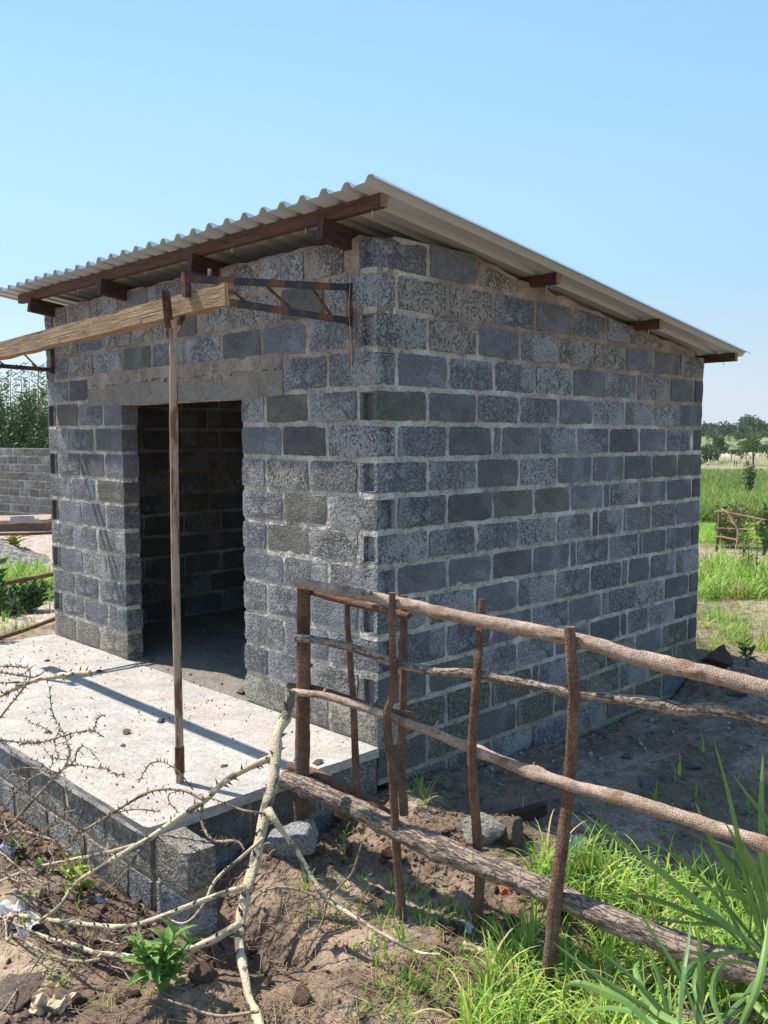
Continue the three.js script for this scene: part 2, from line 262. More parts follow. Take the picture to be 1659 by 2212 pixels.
const MNail = std({ roughness: 0.4, metalness: 0.7, rgb: [0.6, 0.6, 0.6] });
const leafMat = (rgb, t = 0.35) => { const m = new THREE.MeshPhysicalMaterial({ roughness: 0.75, transmission: t, thickness: 0, side: THREE.DoubleSide }); m.color.setRGB(...rgb); return m; };
// ---------------------------------------------------------------- terrain
const CP = [[0, -0.17, -0.26], [0, -1.3, -0.37], [0, -2.2, -0.46], [0, -3.5, -0.47], [0, -4.1, -0.27], [0.45, 1.45, -0.47], [0, 0.64, -0.42], [0.2, 0.76, -0.32], [0.86, 0.69, -0.44], [1.28, 0.64, -0.40], [1.63, 0.6, -0.5], [2.4, 0.5, -0.3],
  [-1.85, 1.6, -0.46], [-0.5, 1.6, -0.46], [-4, 1.8, -0.4], [0.2, 1.0, -0.34], [0.72, 1.78, -0.4], [-0.3, 2.05, -0.42], [0.5, 2.35, -0.38], [1.2, -0.1, -0.36], [0.75, -0.1, -0.33], [2, -2, -0.42], [1, -5, -0.35], [-1, -8, -0.35], [-3.5, -11.6, -0.42],
  [-4.5, -15, -0.55], [-5.4, 0, -0.2], [-8, -1, -0.3], [-12, -3, -0.35], [-20, -6, -0.35], [3, 3, -0.25], [-5.2, 0.3, -0.14], [-6, -0.7, -0.22], [4, 0, -0.35], [5, -6, -0.4], [-6, 4, -0.35], [0, 5, -0.3], [-10, 8, -0.35]];
const VAL = [[12, 0], [18, -0.2], [51, -1.45], [106, -3.5], [180, -5.0], [262, -5.6], [345, -5.0], [455, -2.0], [590, 2.5], [650, 4.6], [900, 9], [3000, 12]];
const valley = d => { if (d <= VAL[0][0]) return 0; for (let i = 1; i < VAL.length; i++) if (d < VAL[i][0]) return lerp(VAL[i - 1][1], VAL[i][1], (d - VAL[i - 1][0]) / (VAL[i][0] - VAL[i - 1][0])); return 12; };
const BUMPS = [[0.17, 0.95, 0.2, 0.07], [0.56, 1.3, 0.15, -0.17], [0.72, 1.25, 0.12, -0.05], [0.75, 1.78, 0.2, 0.07], [0.42, 1.15, 0.1, 0.05], [0.82, -0.2, 0.13, 0.07], [1.05, -0.28, 0.1, 0.05], [0.95, 1.0, 0.12, 0.05], [0.2, 2.15, 0.15, 0.06], [-0.5, 1.95, 0.14, 0.05], [0.05, 1.75, 0.1, -0.06], [0.3, 1.75, 0.12, 0.04], [1.2, 1.35, 0.18, 0.06], [0.6, 0.35, 0.2, 0.04]];
function groundH(x, z) {
  let sw = 0, s = 0;
  for (const [a, b, h] of CP) { const q = (x - a) ** 2 + (z - b) ** 2 + 0.02, w = 1 / (q * q); sw += w; s += w * h; }
  let y = s / sw;
  for (const [a, b, r, h] of BUMPS) y += h * Math.exp(-((x - a) ** 2 + (z - b) ** 2) / (r * r));
  const d = Math.max(Math.hypot(x, z) - 6, 0);
  y += smooth(6, 40, d) * 0.25 * n3(x * 0.03, 3, z * 0.03);
  return y + valley(-z + 0.12 * Math.min(0, x + 2) * 0);
}
const cell = (x, y) => { const xi = Math.floor(x), yi = Math.floor(y); let d = 9; for (let j = -1; j < 2; j++) for (let i = -1; i < 2; i++) { const q = Math.hypot(xi + i + hash(xi + i, yi + j, 5) - x, yi + j + hash(xi + i, yi + j, 6) - y); if (q < d) d = q; } return Math.max(0, 1 - d); };
const underHut = (x, z) => x > -4.45 && x < 0.02 && z > -4.15 && z < 1.5;
function relief(x, z) {
  if (underHut(x, z)) return -0.04;
  const near = smooth(5, 2.4, Math.hypot(x - 1, z - 0.8));
  const edge = Math.max(0, Math.max(-4.45 - x, x - 0.02, -4.15 - z, z - 1.5));
  const a = fbm(x * 2.6, 1, z * 2.6, 3) * 0.03, c = fbm(x * 15, 5, z * 15, 2) * 1.5, e = n3(x * 37, 8, z * 37);
  const patch = smooth(-0.25, 0.35, n3(x * 1.7 + 4, 9, z * 1.7)), shade = smooth(0.2, -0.3, z) * smooth(-0.2, 0.2, x);
  const wx = x + 0.03 * n3(x * 20, 1, z * 20), wz = z + 0.03 * n3(x * 20, 7, z * 20), cl = near > 0 ? cell(wx * 11, wz * 11) * smooth(-0.1, 0.5, n3(x * 3, 3, z * 3)) * 0.035 + cell(wx * 26 + 3, wz * 26) * 0.014 + cell(wx * 55, wz * 55) * 0.006 : 0;
  const rough = (0.35 + 0.65 * patch) * (1 - 0.6 * shade);
  return (a + (cl + Math.max(0, c) * 0.03 + (1 - Math.abs(n3(x * 9, 2, z * 9))) ** 3 * 0.016 + e * 0.009 + n3(x * 60, 1, z * 60) * 0.004) * rough) * (0.35 + 0.65 * near) * smooth(0, 0.12, edge + 0.03);
}
const H = (x, z) => groundH(x, z) + relief(x, z);
function groundHit(px, py) { // where the line of sight through a pixel meets the terrain
  const r = ray(px, py); let t0 = 1, t = 1;
  for (; t < 3000; t *= 1.01) { const p = at(px, py, t); if (p.y < groundH(p.x, p.z)) break; t0 = t; }
  for (let i = 0; i < 14; i++) { const m = (t0 + t) / 2, p = at(px, py, m); if (p.y < groundH(p.x, p.z)) t = m; else t0 = m; }
  return at(px, py, t);
}
const mixc = (a, b, t) => [lerp(a[0], b[0], t), lerp(a[1], b[1], t), lerp(a[2], b[2], t)];
function soilColour(x, z) {
  const d = Math.hypot(x - 3.7, z - 3.6);
  const a = fbm(x * 1.3, 4, z * 1.3, 4), b = fbm(x * 4, 6, z * 4, 3);
  let c = mixc([0.235, 0.155, 0.105], [0.54, 0.40, 0.285], smooth(-0.18, 0.34, a + 0.35 * b + 0.12 * smooth(0.3, 1.2, x) - 0.1 * smooth(0.2, -0.4, x)));
  for (const [p, q, r, h] of BUMPS) if (h > 0.04) c = mixc(c, [0.57, 0.415, 0.295], 0.75 * Math.exp(-((x - p) ** 2 + (z - q) ** 2) / (r * r * 1.6)) * smooth(-0.5, 0.1, b));
  c = mixc(c, [0.13, 0.085, 0.06], 0.85 * Math.exp(-((x - 0.6) ** 2 + (z - 1.33) ** 2) / 0.03));
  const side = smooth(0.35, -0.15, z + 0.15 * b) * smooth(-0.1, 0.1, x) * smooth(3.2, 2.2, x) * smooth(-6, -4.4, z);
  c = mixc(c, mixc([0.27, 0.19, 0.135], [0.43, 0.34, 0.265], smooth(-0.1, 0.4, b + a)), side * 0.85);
  if (d > 6.5 && x < -6) c = mixc(c, [0.80, 0.64, 0.53], smooth(6.5, 10, d) * 0.9);
  const D = -z;
  if (D > 4.5 && x > -9 + 0 * D) {
    const far = smooth(4.5, 7, D), g = smooth(-0.15, 0.35, fbm(x * 0.35, 7, z * 0.35, 3));
    c = mixc(c, mixc([0.66, 0.50, 0.36], [0.20, 0.22, 0.07], g), far * 0.8);
  }
  if (D > 15) {
    const n = fbm(x * 0.05, 3, z * 0.05, 4), m = fbm(x * 0.012, 8, z * 0.02, 3);
    let f = mixc([0.13, 0.20, 0.05], [0.20, 0.27, 0.07], smooth(-0.3, 0.3, n));
    f = mixc(f, mixc([0.48, 0.40, 0.24], [0.26, 0.32, 0.10], smooth(-0.25, 0.2, n)), smooth(185, 215, D + 30 * m));
    f = mixc(f, [0.80, 0.68, 0.57], smooth(312, 322, D + 20 * m) * smooth(400, 385, D) * smooth(-146, -156, x));
    f = mixc(f, mixc([0.24, 0.31, 0.10], [0.44, 0.41, 0.22], smooth(-0.05, 0.3, n + m)), smooth(385, 400, D));
    c = mixc(c, f, smooth(15.5, 18.5, D + 2 * n));
  }
  return c;
}
{
  const axis = (a, b, step, lo, hi, k) => { const v = []; for (let x = a; x <= b; x += step) v.push(x); let s = step, x = v[v.length - 1]; while (x < hi) { s *= k; x += s; v.push(x); } s = step; x = a; while (x > lo) { s *= k; x -= s; v.unshift(x); } return v; };
  const xs = axis(-1.3, 2.0, 0.0125, -1500, 900, 1.075), zs = axis(-0.15, 2.4, 0.0125, -1900, 60, 1.055);
  const nx = xs.length, nz = zs.length, pos = new Float32Array(nx * nz * 3), col = new Float32Array(nx * nz * 3), uv = new Float32Array(nx * nz * 2), idx = new Uint32Array((nx - 1) * (nz - 1) * 6);
  let q = 0;
  for (let j = 0; j < nz; j++) for (let i = 0; i < nx; i++) {
    const x = xs[i], z = zs[j], k = j * nx + i;
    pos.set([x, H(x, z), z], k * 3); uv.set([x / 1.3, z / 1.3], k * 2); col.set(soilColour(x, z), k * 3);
    if (i < nx - 1 && j < nz - 1) { const a = k, b = k + 1, c = k + nx, d = c + 1; idx.set([a, c, b, b, c, d], q); q += 6; }
  }
  const g = new THREE.BufferGeometry();
  g.setAttribute('position', new THREE.BufferAttribute(pos, 3)); g.setAttribute('uv', new THREE.BufferAttribute(uv, 2)); g.setAttribute('color', new THREE.BufferAttribute(col, 3));
  g.setIndex(new THREE.BufferAttribute(idx, 1)); g.computeVertexNormals();
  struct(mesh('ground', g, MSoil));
}

// ---------------------------------------------------------------- the hut
const C0 = 0.215, W = 4.39, L = 4.097, T = 0.15, JT = 0.034;
const nat = 1 / 1.8373;
const NEAR = [2961, 2825, 2687, 2535, 2390, 2254, 2118, 1972, 1826, 1679, 1537, 1381, 1224, 1067, 908], FAR = [2535, 2437, 2350, 2269, 2168, 2077, 1978, 1895, 1799, 1700, 1608, 1506, 1416], LEFT = [2514, 2425, 2340, 2255, 2157, 2067, 1971, 1886, 1788, 1696, 1597, 1515, 1428];
const yN = NEAR.map(y => onX((1511 - 25 * (2961 - y) / 2053) * nat, y * nat, 0).y), yF = FAR.map(y => onX((2772 + 15 * (2600 - y) / 1184) * nat, y * nat, 0).y), yL = LEFT.map(y => onZ((227 - 55 * (2514 - y) / 1086) * nat, y * nat, 0).y);
const lev = (A, B, k, t) => k <= 0 ? k * C0 : k > 14 ? yN[14] + (k - 14) * C0 : lerp(A[k], k < 13 ? B[k] * 0.6 + 0.4 * k * C0 : A[k], t);
const ROOF0 = 3.142, SLOPE = 0.129, roofY = z => ROOF0 + SLOPE * z;
const sideTop = s => s < 0.93 ? yN[14] - 0.01 : roofY(-s) - 0.055;

function blockGeo(w, h, d, seed, frog, nu = 10, nv = 5) {
  const out = [];
  const jit = v => {
    const ex = Math.abs(Math.abs(v.x) - w / 2) < 1e-6, ey = Math.abs(Math.abs(v.y) - h / 2) < 1e-6, ez = Math.abs(Math.abs(v.z) - d / 2) < 1e-6, k = 16;
    if (ex && ey) { v.x -= Math.sign(v.x) * 0.004; v.y -= Math.sign(v.y) * 0.003; }
    if ((ex || ey) && ez) v.z -= Math.sign(v.z) * 0.003;
    const a = v.x * k + seed * 7.1, b = v.y * k, c = v.z * k + seed;
    v.x += n3(a, b, c) * 0.006 + (ex || ey ? n3(a * 2.7, b * 2.7, c) * 0.005 : 0); v.y += n3(a + 31, b, c) * 0.006 + (ex || ey ? n3(a * 2.7, b * 2.7 + 9, c) * 0.005 : 0); v.z += n3(a, b + 57, c) * 0.003; return v;
  };
  const face = (f, us, vs, rec) => {
    const P = [], I = [], n = us.length;
    vs.forEach((v, j) => us.forEach((u, i) => { const inn = rec && i > 1 && i < n - 2 && j > 1 && j < vs.length - 2; const q = jit(f(u, v)); if (inn) q.sub(rec); P.push(q.x, q.y, q.z); }));
    for (let j = 0; j < vs.length - 1; j++) for (let i = 0; i < n - 1; i++) { const a = j * n + i; I.push(a, a + 1, a + n, a + 1, a + n + 1, a + n); }
    const g = new THREE.BufferGeometry(); g.setAttribute('position', new THREE.Float32BufferAttribute(P, 3)); g.setIndex(I); const u = g.toNonIndexed(); u.computeVertexNormals(); out.push(u);
  };
  const grid = n => Array.from({ length: n + 1 }, (_, i) => i / n - 0.5), fu = [-0.5, -0.3, -0.235, -0.22, 0, 0.22, 0.235, 0.3, 0.5], fv = [-0.5, -0.45, -0.43, 0, 0.43, 0.45, 0.5];
  const fz = frog === '+z', fx = frog === '+x', fm = frog === '-x';
  face((u, v) => V(u * w, v * h, d / 2), fz ? fu : grid(nu), fz ? fv : grid(nv), fz && V(0, 0, 0.03));
  face((u, v) => V(-u * w, v * h, -d / 2), grid(3), grid(2));
  face((u, v) => V(u * w, h / 2, -v * d), grid(nu), grid(1)); face((u, v) => V(u * w, -h / 2, v * d), grid(nu), grid(1));
  face((u, v) => V(w / 2, v * h, -u * d), fx ? fu : grid(1), fx ? fv : grid(nv), fx && V(0.03, 0, 0));
  face((u, v) => V(-w / 2, v * h, u * d), fm ? fu : grid(1), fm ? fv : grid(nv), fm && V(-0.03, 0, 0));
  const r = rng(seed * 31 + 5); return boxUV(mergeGeometries(out), r() * 3, r() * 3);
}
const BH = 0.19, cache = {};
function variant(w, frog, r) { const cls = w > 0.37 ? 0.43 : w > 0.28 ? 0.32 : w > 0.19 ? 0.23 : w > 0.11 ? 0.15 : 0.07, n = cls > 0.37 ? 9 : 4, v = Math.floor(r() * n), key = `${cls}${frog || ''}${v}`; cache[key] ??= blockGeo(cls, BH, T, v * 13 + Math.round(cls * 100) + (frog ? 7 : 0), frog, cls > 0.3 ? 12 : 5); return [cache[key], cls]; }
// blocks into a wall: x0..x1 along it, y0..y1, front face at z = proud; clip(x) is the wall's top line
function lay(wall, list, seed, clip) {
  const r = rng(seed), made = [];
  for (const b of list) {
    let { x0, x1, y0, y1, frog, tilt = 0, turn = 0 } = b; const w = x1 - x0, h = y1 - y0; let [geo, cls] = variant(w, frog, r);
    const m4 = new THREE.Matrix4(), cx = (x0 + x1) / 2, cy = (y0 + y1) / 2, proud = b.z ?? rr(-0.003, 0.004, r);
    let mat = pickTone(r); if (b.tone !== undefined) mat = MB[b.tone];
    const q = new THREE.Quaternion().setFromEuler(new THREE.Euler(0, turn, tilt + rr(-0.008, 0.008, r)));
    m4.compose(V(cx, cy, -T / 2 + proud), q, V(w / cls, h / BH, 1));
    if (clip && y1 > clip(cx) - 0.03) {
      geo = geo.clone().applyMatrix4(m4); const p = geo.attributes.position; let hi = -9, lo = 9;
      for (let i = 0; i < p.count; i++) { const t = clip(p.getX(i)) - b.cut + 0.012 * n3(p.getX(i) * 14, 3, p.getZ(i) * 9); if (p.getY(i) > t) p.setY(i, t); hi = Math.max(hi, p.getY(i)); lo = Math.min(lo, p.getY(i)); }
      if (hi - lo < 0.06) continue;
      geo.computeVertexNormals(); m4.identity();
    }
    if (wall) { const m = pmesh('block', geo, mat, wall); m4.decompose(m.position, m.quaternion, m.scale); } else made.push([geo.clone().applyMatrix4(m4), mat]);
  }
  return made;
}
const mudPale = [0.86, 0.79, 0.70], mudBrown = [0.58, 0.44, 0.34], mudYellow = [0.56, 0.46, 0.26];
function core(x0, x1, y0, y1, z0, z1, tint, clip, seed = 1) { // rough mortar body
  const w = x1 - x0, h = y1 - y0, g = new THREE.BoxGeometry(w, h, z1 - z0, Math.max(1, Math.ceil(w / 0.05)), Math.max(1, Math.ceil(h / 0.045)), 1); g.translate((x0 + x1) / 2, (y0 + y1) / 2, (z0 + z1) / 2);
  const p = g.attributes.position;
  for (let i = 0; i < p.count; i++) {
    let x = p.getX(i), y = p.getY(i), z = p.getZ(i);
    if (clip) y = Math.min(y, clip(x) + 0.008 + 0.03 * fbm(x * 9, 1, 4, 3));
    z += Math.sign(z - (z0 + z1) / 2) * 0.005 * fbm(x * 13 + seed, y * 13, seed, 3); p.setXYZ(i, x, y, z);
  }
  return colorize(boxUV(g, seed * 0.37, seed * 0.61), (x, y, z) => tint(x, y));
}
const beds = (a, b, n, y, tint) => Array.from({ length: n + 1 }, (_, i) => core(a, b, y(i - 1) - JT / 2 - 0.004, y(i - 1) + JT / 2 + 0.004, -T + 0.01, -0.005, tint, null, 20 + i));
const hut = thing('hut', 'small grey block hut with a brown-raftered sheet metal lean-to roof, open doorway and porch slab', 'hut');
const rafterX = [-0.245, -1.605, -2.9, -4.215];

// front wall
{
  const tint = (x, y) => { const n = 0.5 * fbm(x * 2, y * 2, 3, 3); let c = mixc(mudPale, mudBrown, smooth(2.2, 2.75, y + n * 0.8 + 0.25 * smooth(0.6, 1.4, -x) * smooth(0, 1.2, 4.2 + x))); c = mixc(c, [0.55, 0.44, 0.33], smooth(0.28, 0.02, y + n * 0.4) * 0.7); return mixc(c, c.map(v => v * 0.86), smooth(0, 0.3, n)); };
  const dx0 = -3.0, dx1 = -1.337, top = () => yN[14] - 0.012;
  const wall = pmesh('front_wall', merge([core(dx1 + 0.014, -0.153, -0.5, 2.115, -T + 0.006, -0.008, tint, null, 1), core(-W + 0.153, dx0 - 0.014, -0.5, 2.115, -T + 0.006, -0.008, tint, null, 2), core(-W + 0.153, -0.153, 2.115, yN[14], -T + 0.006, -0.008, tint, top, 3), ...beds(-0.16, -0.004, 14, k => lev(yN, yL, k, 0), tint), ...beds(-W + 0.004, -W + 0.16, 13, k => lev(yN, yL, k, 1), tint)]), MM, hut);
  const list = [];
  const put = (k, a, b, o = {}) => { const mid = -(a + b) / 2, y = lev(yN, yL, k, -mid / W), y2 = lev(yN, yL, k + 1, -mid / W); const tilt = Math.atan((lev(yN, yL, k, 0) - lev(yN, yL, k, 1)) / W); list.push({ x0: -b, x1: -a, y0: y + JT / 2, y1: y2 - JT / 2, tilt, cut: 0, ...(k === 0 && hash(Math.round(a * 100), 3, 8) < 0.8 ? { tone: 8 } : {}), ...o }); };
  const J = 0.036;
  for (let k = 0; k < 10; k++) {
    if (k % 2 === 0) { put(k, 0, 0.425, { frog: '+x' }); put(k, 0.425 + J, 0.877); put(k, 0.905, 1.337); put(k, 3.0, 3.455); put(k, 3.515, 3.94); put(k, 3.965, W, { frog: '-x' }); }
    else { put(k, 0.182, 0.607); put(k, 0.634, 1.058); put(k, 1.09, 1.337); put(k, 3.0, 3.31); put(k, 3.337, 3.76); put(k, 3.787, 4.208); put(k, 4.235, W, { frog: '+z', tone: 6 }); }
  }
  put(10, 0, 0.425, { frog: '+x' }); put(10, 0.452, 0.866); put(10, 3.6, 3.94); put(10, 3.965, W);
  for (let k = 11; k < 14; k++) {
    let a = k % 2 ? 0.182 : 0; const segs = []; let i = 0;
    while (a < (k % 2 ? 4.15 : W - 0.08)) { const e = Math.min(a + 0.425 + 0.02 * (hash(k, i++, 4) - 0.5), k % 2 ? 4.21 : W); if (e - a > 0.06) segs.push([a, e]); a = e + J + 0.012; }
    if (k % 2) segs.push([4.237, W]);
    for (const [p, q] of segs) {
      let parts = [[p, q]];
      if (k === 13) for (const rx of rafterX) parts = parts.flatMap(([m, n]) => { const l = -rx - 0.045, h = -rx + 0.045; return n < l || m > h ? [[m, n]] : [[m, l], [h, n]].filter(s => s[1] - s[0] > 0.05); });
      for (const [m, n] of parts) put(k, m, n, { tone: hash(k, Math.round(m * 100), 9) < 0.45 ? (hash(k, Math.round(m * 90), 2) < 0.4 ? 4 : 10) : undefined });
    }
  }
  lay(wall, list, 11);
  // concrete lintel over the doorway, ragged with mortar along its top
  const g = new THREE.BoxGeometry(2.7, 0.165, T + 0.004, 90, 10, 2); g.translate(-2.225, 2.2, -T / 2 + 0.001);
  const p = g.attributes.position; for (let i = 0; i < p.count; i++) { const x = p.getX(i), y = p.getY(i), z = p.getZ(i); p.setXYZ(i, x + 0.006 * n3(x * 9, y * 9, 3), y + (y > 2.25 ? 0.02 : 0.006) * n3(x * 11, y * 3, 7), z + (z > 0 ? 0.005 * fbm(x * 7, y * 12, 1, 3) : 0)); }
  g.computeVertexNormals(); pmesh('lintel', boxUV(g), std({ map: slabTex, bumpMap: slabBump, bumpScale: 0.016, roughness: 0.95, rgb: [0.58, 0.54, 0.48] }), hut);
  // mud mortar smeared ragged over its top
  const band = new THREE.BoxGeometry(2.62, 0.12, 0.03, 260, 8, 1); band.translate(-2.2, 2.335, -0.0105);
  const bp = band.attributes.position; for (let i = 0; i < bp.count; i++) { const x = bp.getX(i), y = bp.getY(i), z = bp.getZ(i), t = (y - 2.275) / 0.12; bp.setXYZ(i, x, y + (1 - t) * (0.03 * fbm(x * 3, 2, 1, 2) + 0.09 * Math.min(0.05, fbm(x * 17, 4, 2, 4)) + 0.02), z > 0 ? z + 0.014 * fbm(x * 12, y * 14, 4, 3) - 0.003 * t : z); }
  band.computeVertexNormals(); pmesh('mortar_band', colorize(boxUV(band), () => [0.54, 0.445, 0.365]), MM, hut);
}
// side wall (local x runs back from the near corner)
{
  const tint = (s, y) => { const n = 0.5 * fbm(s * 2 + 9, y * 2, 3, 3); let c = mixc(mudPale, mudBrown, smooth(2.25, 2.6, y + 0.14 * Math.max(0, s - 0.8) + n * 0.3) * smooth(0.5, 1.0, s + n)); c = mixc(c, mudYellow, smooth(0.35, -0.1, y + n) * 0.75); c = mixc(c, mudYellow, 0.6 * smooth(2.9, 3.5, s) * smooth(1.8, 2.0, y) * smooth(2.3, 2.2, y)); return mixc(c, c.map(v => v * 0.85), smooth(0, 0.3, n)); };
  const wall = pmesh('side_wall', merge([core(0.153, L - 0.153, -0.7, 3.01, -T + 0.006, -0.008, tint, sideTop, 4), ...beds(0.0045, 0.16, 14, k => lev(yN, yF, k, 0), tint), ...beds(L - 0.16, L - 0.004, 12, k => lev(yN, yF, k, 1), tint)]), MM, hut); wall.rotation.y = Math.PI / 2;
  const list = []; const r = rng(21);
  const put = (k, a, b, o = {}) => { const t = (a + b) / 2 / L, y = lev(yN, yF, k, t), y2 = lev(yN, yF, k + 1, t); list.push({ x0: a, x1: b, y0: y + JT / 2, y1: y2 - JT / 2, tilt: Math.atan((lev(yN, yF, k, 1) - lev(yN, yF, k, 0)) / L), cut: rr(0, 0.04, r), ...(k < 1 && r() < 0.6 ? { tone: 9 } : k > 10 && r() < 0.22 ? { tone: 10 } : {}), ...o }); };
  for (let k = -3; k < 14; k++) {
    const odd = k & 1;
    if (odd) { const js = [0, -0.44, -0.91, -1.371, -1.832, -2.296, -2.759, -3.213, -3.656, -4.097]; for (let i = 0; i < 9; i++) { const a = -js[i] + (i ? 0.018 + rr(-0.006, 0.006, r) : 0), b = -js[i + 1] - (i < 8 ? 0.018 : 0); const fil = (k === 5 && i === 5) || (k === 3 && i === 6) || (k === 1 && i === 6); if (fil) { put(k, a, a + 0.07); put(k, a + 0.095, b + 0.0); } else put(k, a, b, i ? {} : { frog: '-x' }); } }
    else {
      const fil = { 8: 2, 6: 5, 4: 4, 10: 6, 2: 5, 0: 3, 12: 9 }[k] ?? 4; let a = 0.182;
      for (let i = 0; i < 8; i++) { if (i === fil) { put(k, a, a + 0.065); a += 0.09; } const b = Math.min(a + 0.423 + rr(-0.008, 0.008, r), 3.915); put(k, a, b); a = b + 0.036; }
      put(k, Math.max(3.955, a), L, { tone: 6 });
    }
  }
  lay(wall, list.filter(b => b.y1 > -0.62 && b.y0 < sideTop((b.x0 + b.x1) / 2) - b.cut - 0.05), 31, sideTop);
}
// back and left walls, seen only through the doorway
{
  const rowList = (len, kMax, r) => { const l = []; for (let k = -1; k < kMax; k++) { let a = k & 1 ? 0.17 : 0.02; while (a < len - 0.1) { const b = Math.min(a + 0.43, len - 0.02); l.push({ x0: a, x1: b, y0: k * C0 + JT / 2, y1: (k + 1) * C0 - JT / 2, cut: 0 }); a = b + 0.028; } } return l; };
  const tint = (x, y) => mixc(mudPale, mudBrown, smooth(-0.3, 0.4, fbm(x * 2, y * 2, 5, 3)));
  const inner = (name, len, kMax, place, seed, clip) => {
    const wall = pmesh(name, core(0, len, -0.5, kMax * C0, -T + 0.02, -0.02, tint, clip, seed), MM, hut); place(wall);
    const byMat = new Map(); for (const [g, m] of lay(null, rowList(len, kMax, rng(seed)), seed, clip)) { if (!byMat.has(m)) byMat.set(m, []); byMat.get(m).push(g); }
    const mats = [...byMat.keys()], g = mergeGeometries(mats.map(m => merge(byMat.get(m))), true); const m = mesh('blockwork', g, mats, wall); stuff(m);
  };
  inner('back_wall', W - 0.3, 12, w => { w.position.set(-0.15, 0, -L); w.rotation.y = Math.PI; w.translateZ(0); }, 41);
  inner('left_wall', L - 0.16, 14, w => { w.position.set(-W, 0, -L); w.rotation.y = -Math.PI / 2; }, 42, x => roofY(-L + x) - 0.06);
}
// floor, porch slab and its footing
{
  const noisy = (g, a) => { const p = g.attributes.position; for (let i = 0; i < p.count; i++) { const x = p.getX(i), y = p.getY(i), z = p.getZ(i); p.setXYZ(i, x + a * 1.2 * n3(x * 7, y * 30, z * 7), y + a * 0.7 * fbm(x * 2, 3, z * 2, 3), z + a * 1.2 * n3(x * 7 + 40, y * 30, z * 7)); } g.computeVertexNormals(); return boxUV(g); };
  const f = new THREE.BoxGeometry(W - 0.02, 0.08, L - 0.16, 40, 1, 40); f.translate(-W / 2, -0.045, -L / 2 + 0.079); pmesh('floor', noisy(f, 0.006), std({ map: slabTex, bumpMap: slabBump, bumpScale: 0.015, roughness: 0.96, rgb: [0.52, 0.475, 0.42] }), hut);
  const g = new THREE.BoxGeometry(W + 0.02, 0.055, 1.535, 110, 2, 40); g.translate(-W / 2 + 0.005, -0.0275, 0.003 + 1.535 / 2);
  const slab = pmesh('porch_slab', noisy(g, 0.006), MCon, hut);
  const footTint = (x, y) => mixc([0.62, 0.5, 0.37], [0.5, 0.36, 0.25], smooth(-0.3, 0.3, fbm(x * 3, y * 3, 8, 3)));
  const foot = pmesh('footing', merge([core(-W, -0.008, -0.7, -0.056, 1.36, 1.505, footTint, null, 6), (() => { const c = core(-1.36, 0, -0.7, -0.056, -0.14, -0.012, footTint, null, 7); c.rotateY(Math.PI / 2); return c; })()]), MM, hut);
  const r = rng(8);
  const rows = [[-0.06, -0.255], [-0.282, -0.475], [-0.5, -0.69]];
  rows.forEach(([y1, y0], k) => {
    const m = new THREE.Group(); let a = k & 1 ? 0.24 : 0.012, l = []; while (a < 2.6) { const b = a + 0.43; l.push({ x0: -b, x1: -a, y0, y1, cut: 0, tone: [8, 8, 0, 8][Math.floor(r() * 4)] }); a = b + 0.04; }
    if (k & 1) l.push({ x0: -0.215, x1: -0.012, y0, y1, cut: 0 });
    l.forEach(b => { const [geo, cls] = variant(b.x1 - b.x0, null, r), q = pmesh('block', geo, MB[b.tone ?? 0], foot); q.position.set((b.x0 + b.x1) / 2, (y0 + y1) / 2, 1.517 - T / 2 + rr(-0.004, 0.003, r)); q.scale.set((b.x1 - b.x0) / cls, (y1 - y0) / BH, 1); });
    let z = k & 1 ? 0.1 : 0.02; while (z < 1.3) { const e = Math.min(z + 0.43, 1.36), [geo, cls] = variant(e - z, null, r), q = pmesh('block', geo, pickTone(r), foot); q.position.set(-0.004 - T / 2, (y0 + y1) / 2, (z + e) / 2); q.rotation.y = Math.PI / 2; q.scale.set((e - z) / cls, (y1 - y0) / BH, 1); z = e + 0.03; }
  });
  // short stub of blockwork that sticks out past the slab's near corner
  const stub = pmesh('stub_wall', core(0.05, 0.32, -0.75, -0.05, 1.385, 1.512, footTint, null, 9), MM, hut);
  [[-0.03, -0.225, 8], [-0.255, -0.445, 0], [-0.475, -0.66, 8]].forEach(([y1, y0, t], k) => { const q = pmesh('block', blockGeo(0.28, y1 - y0, 0.155, 91 + k, null), MB[t], stub); q.position.set(0.19, (y0 + y1) / 2, 1.447); });
}
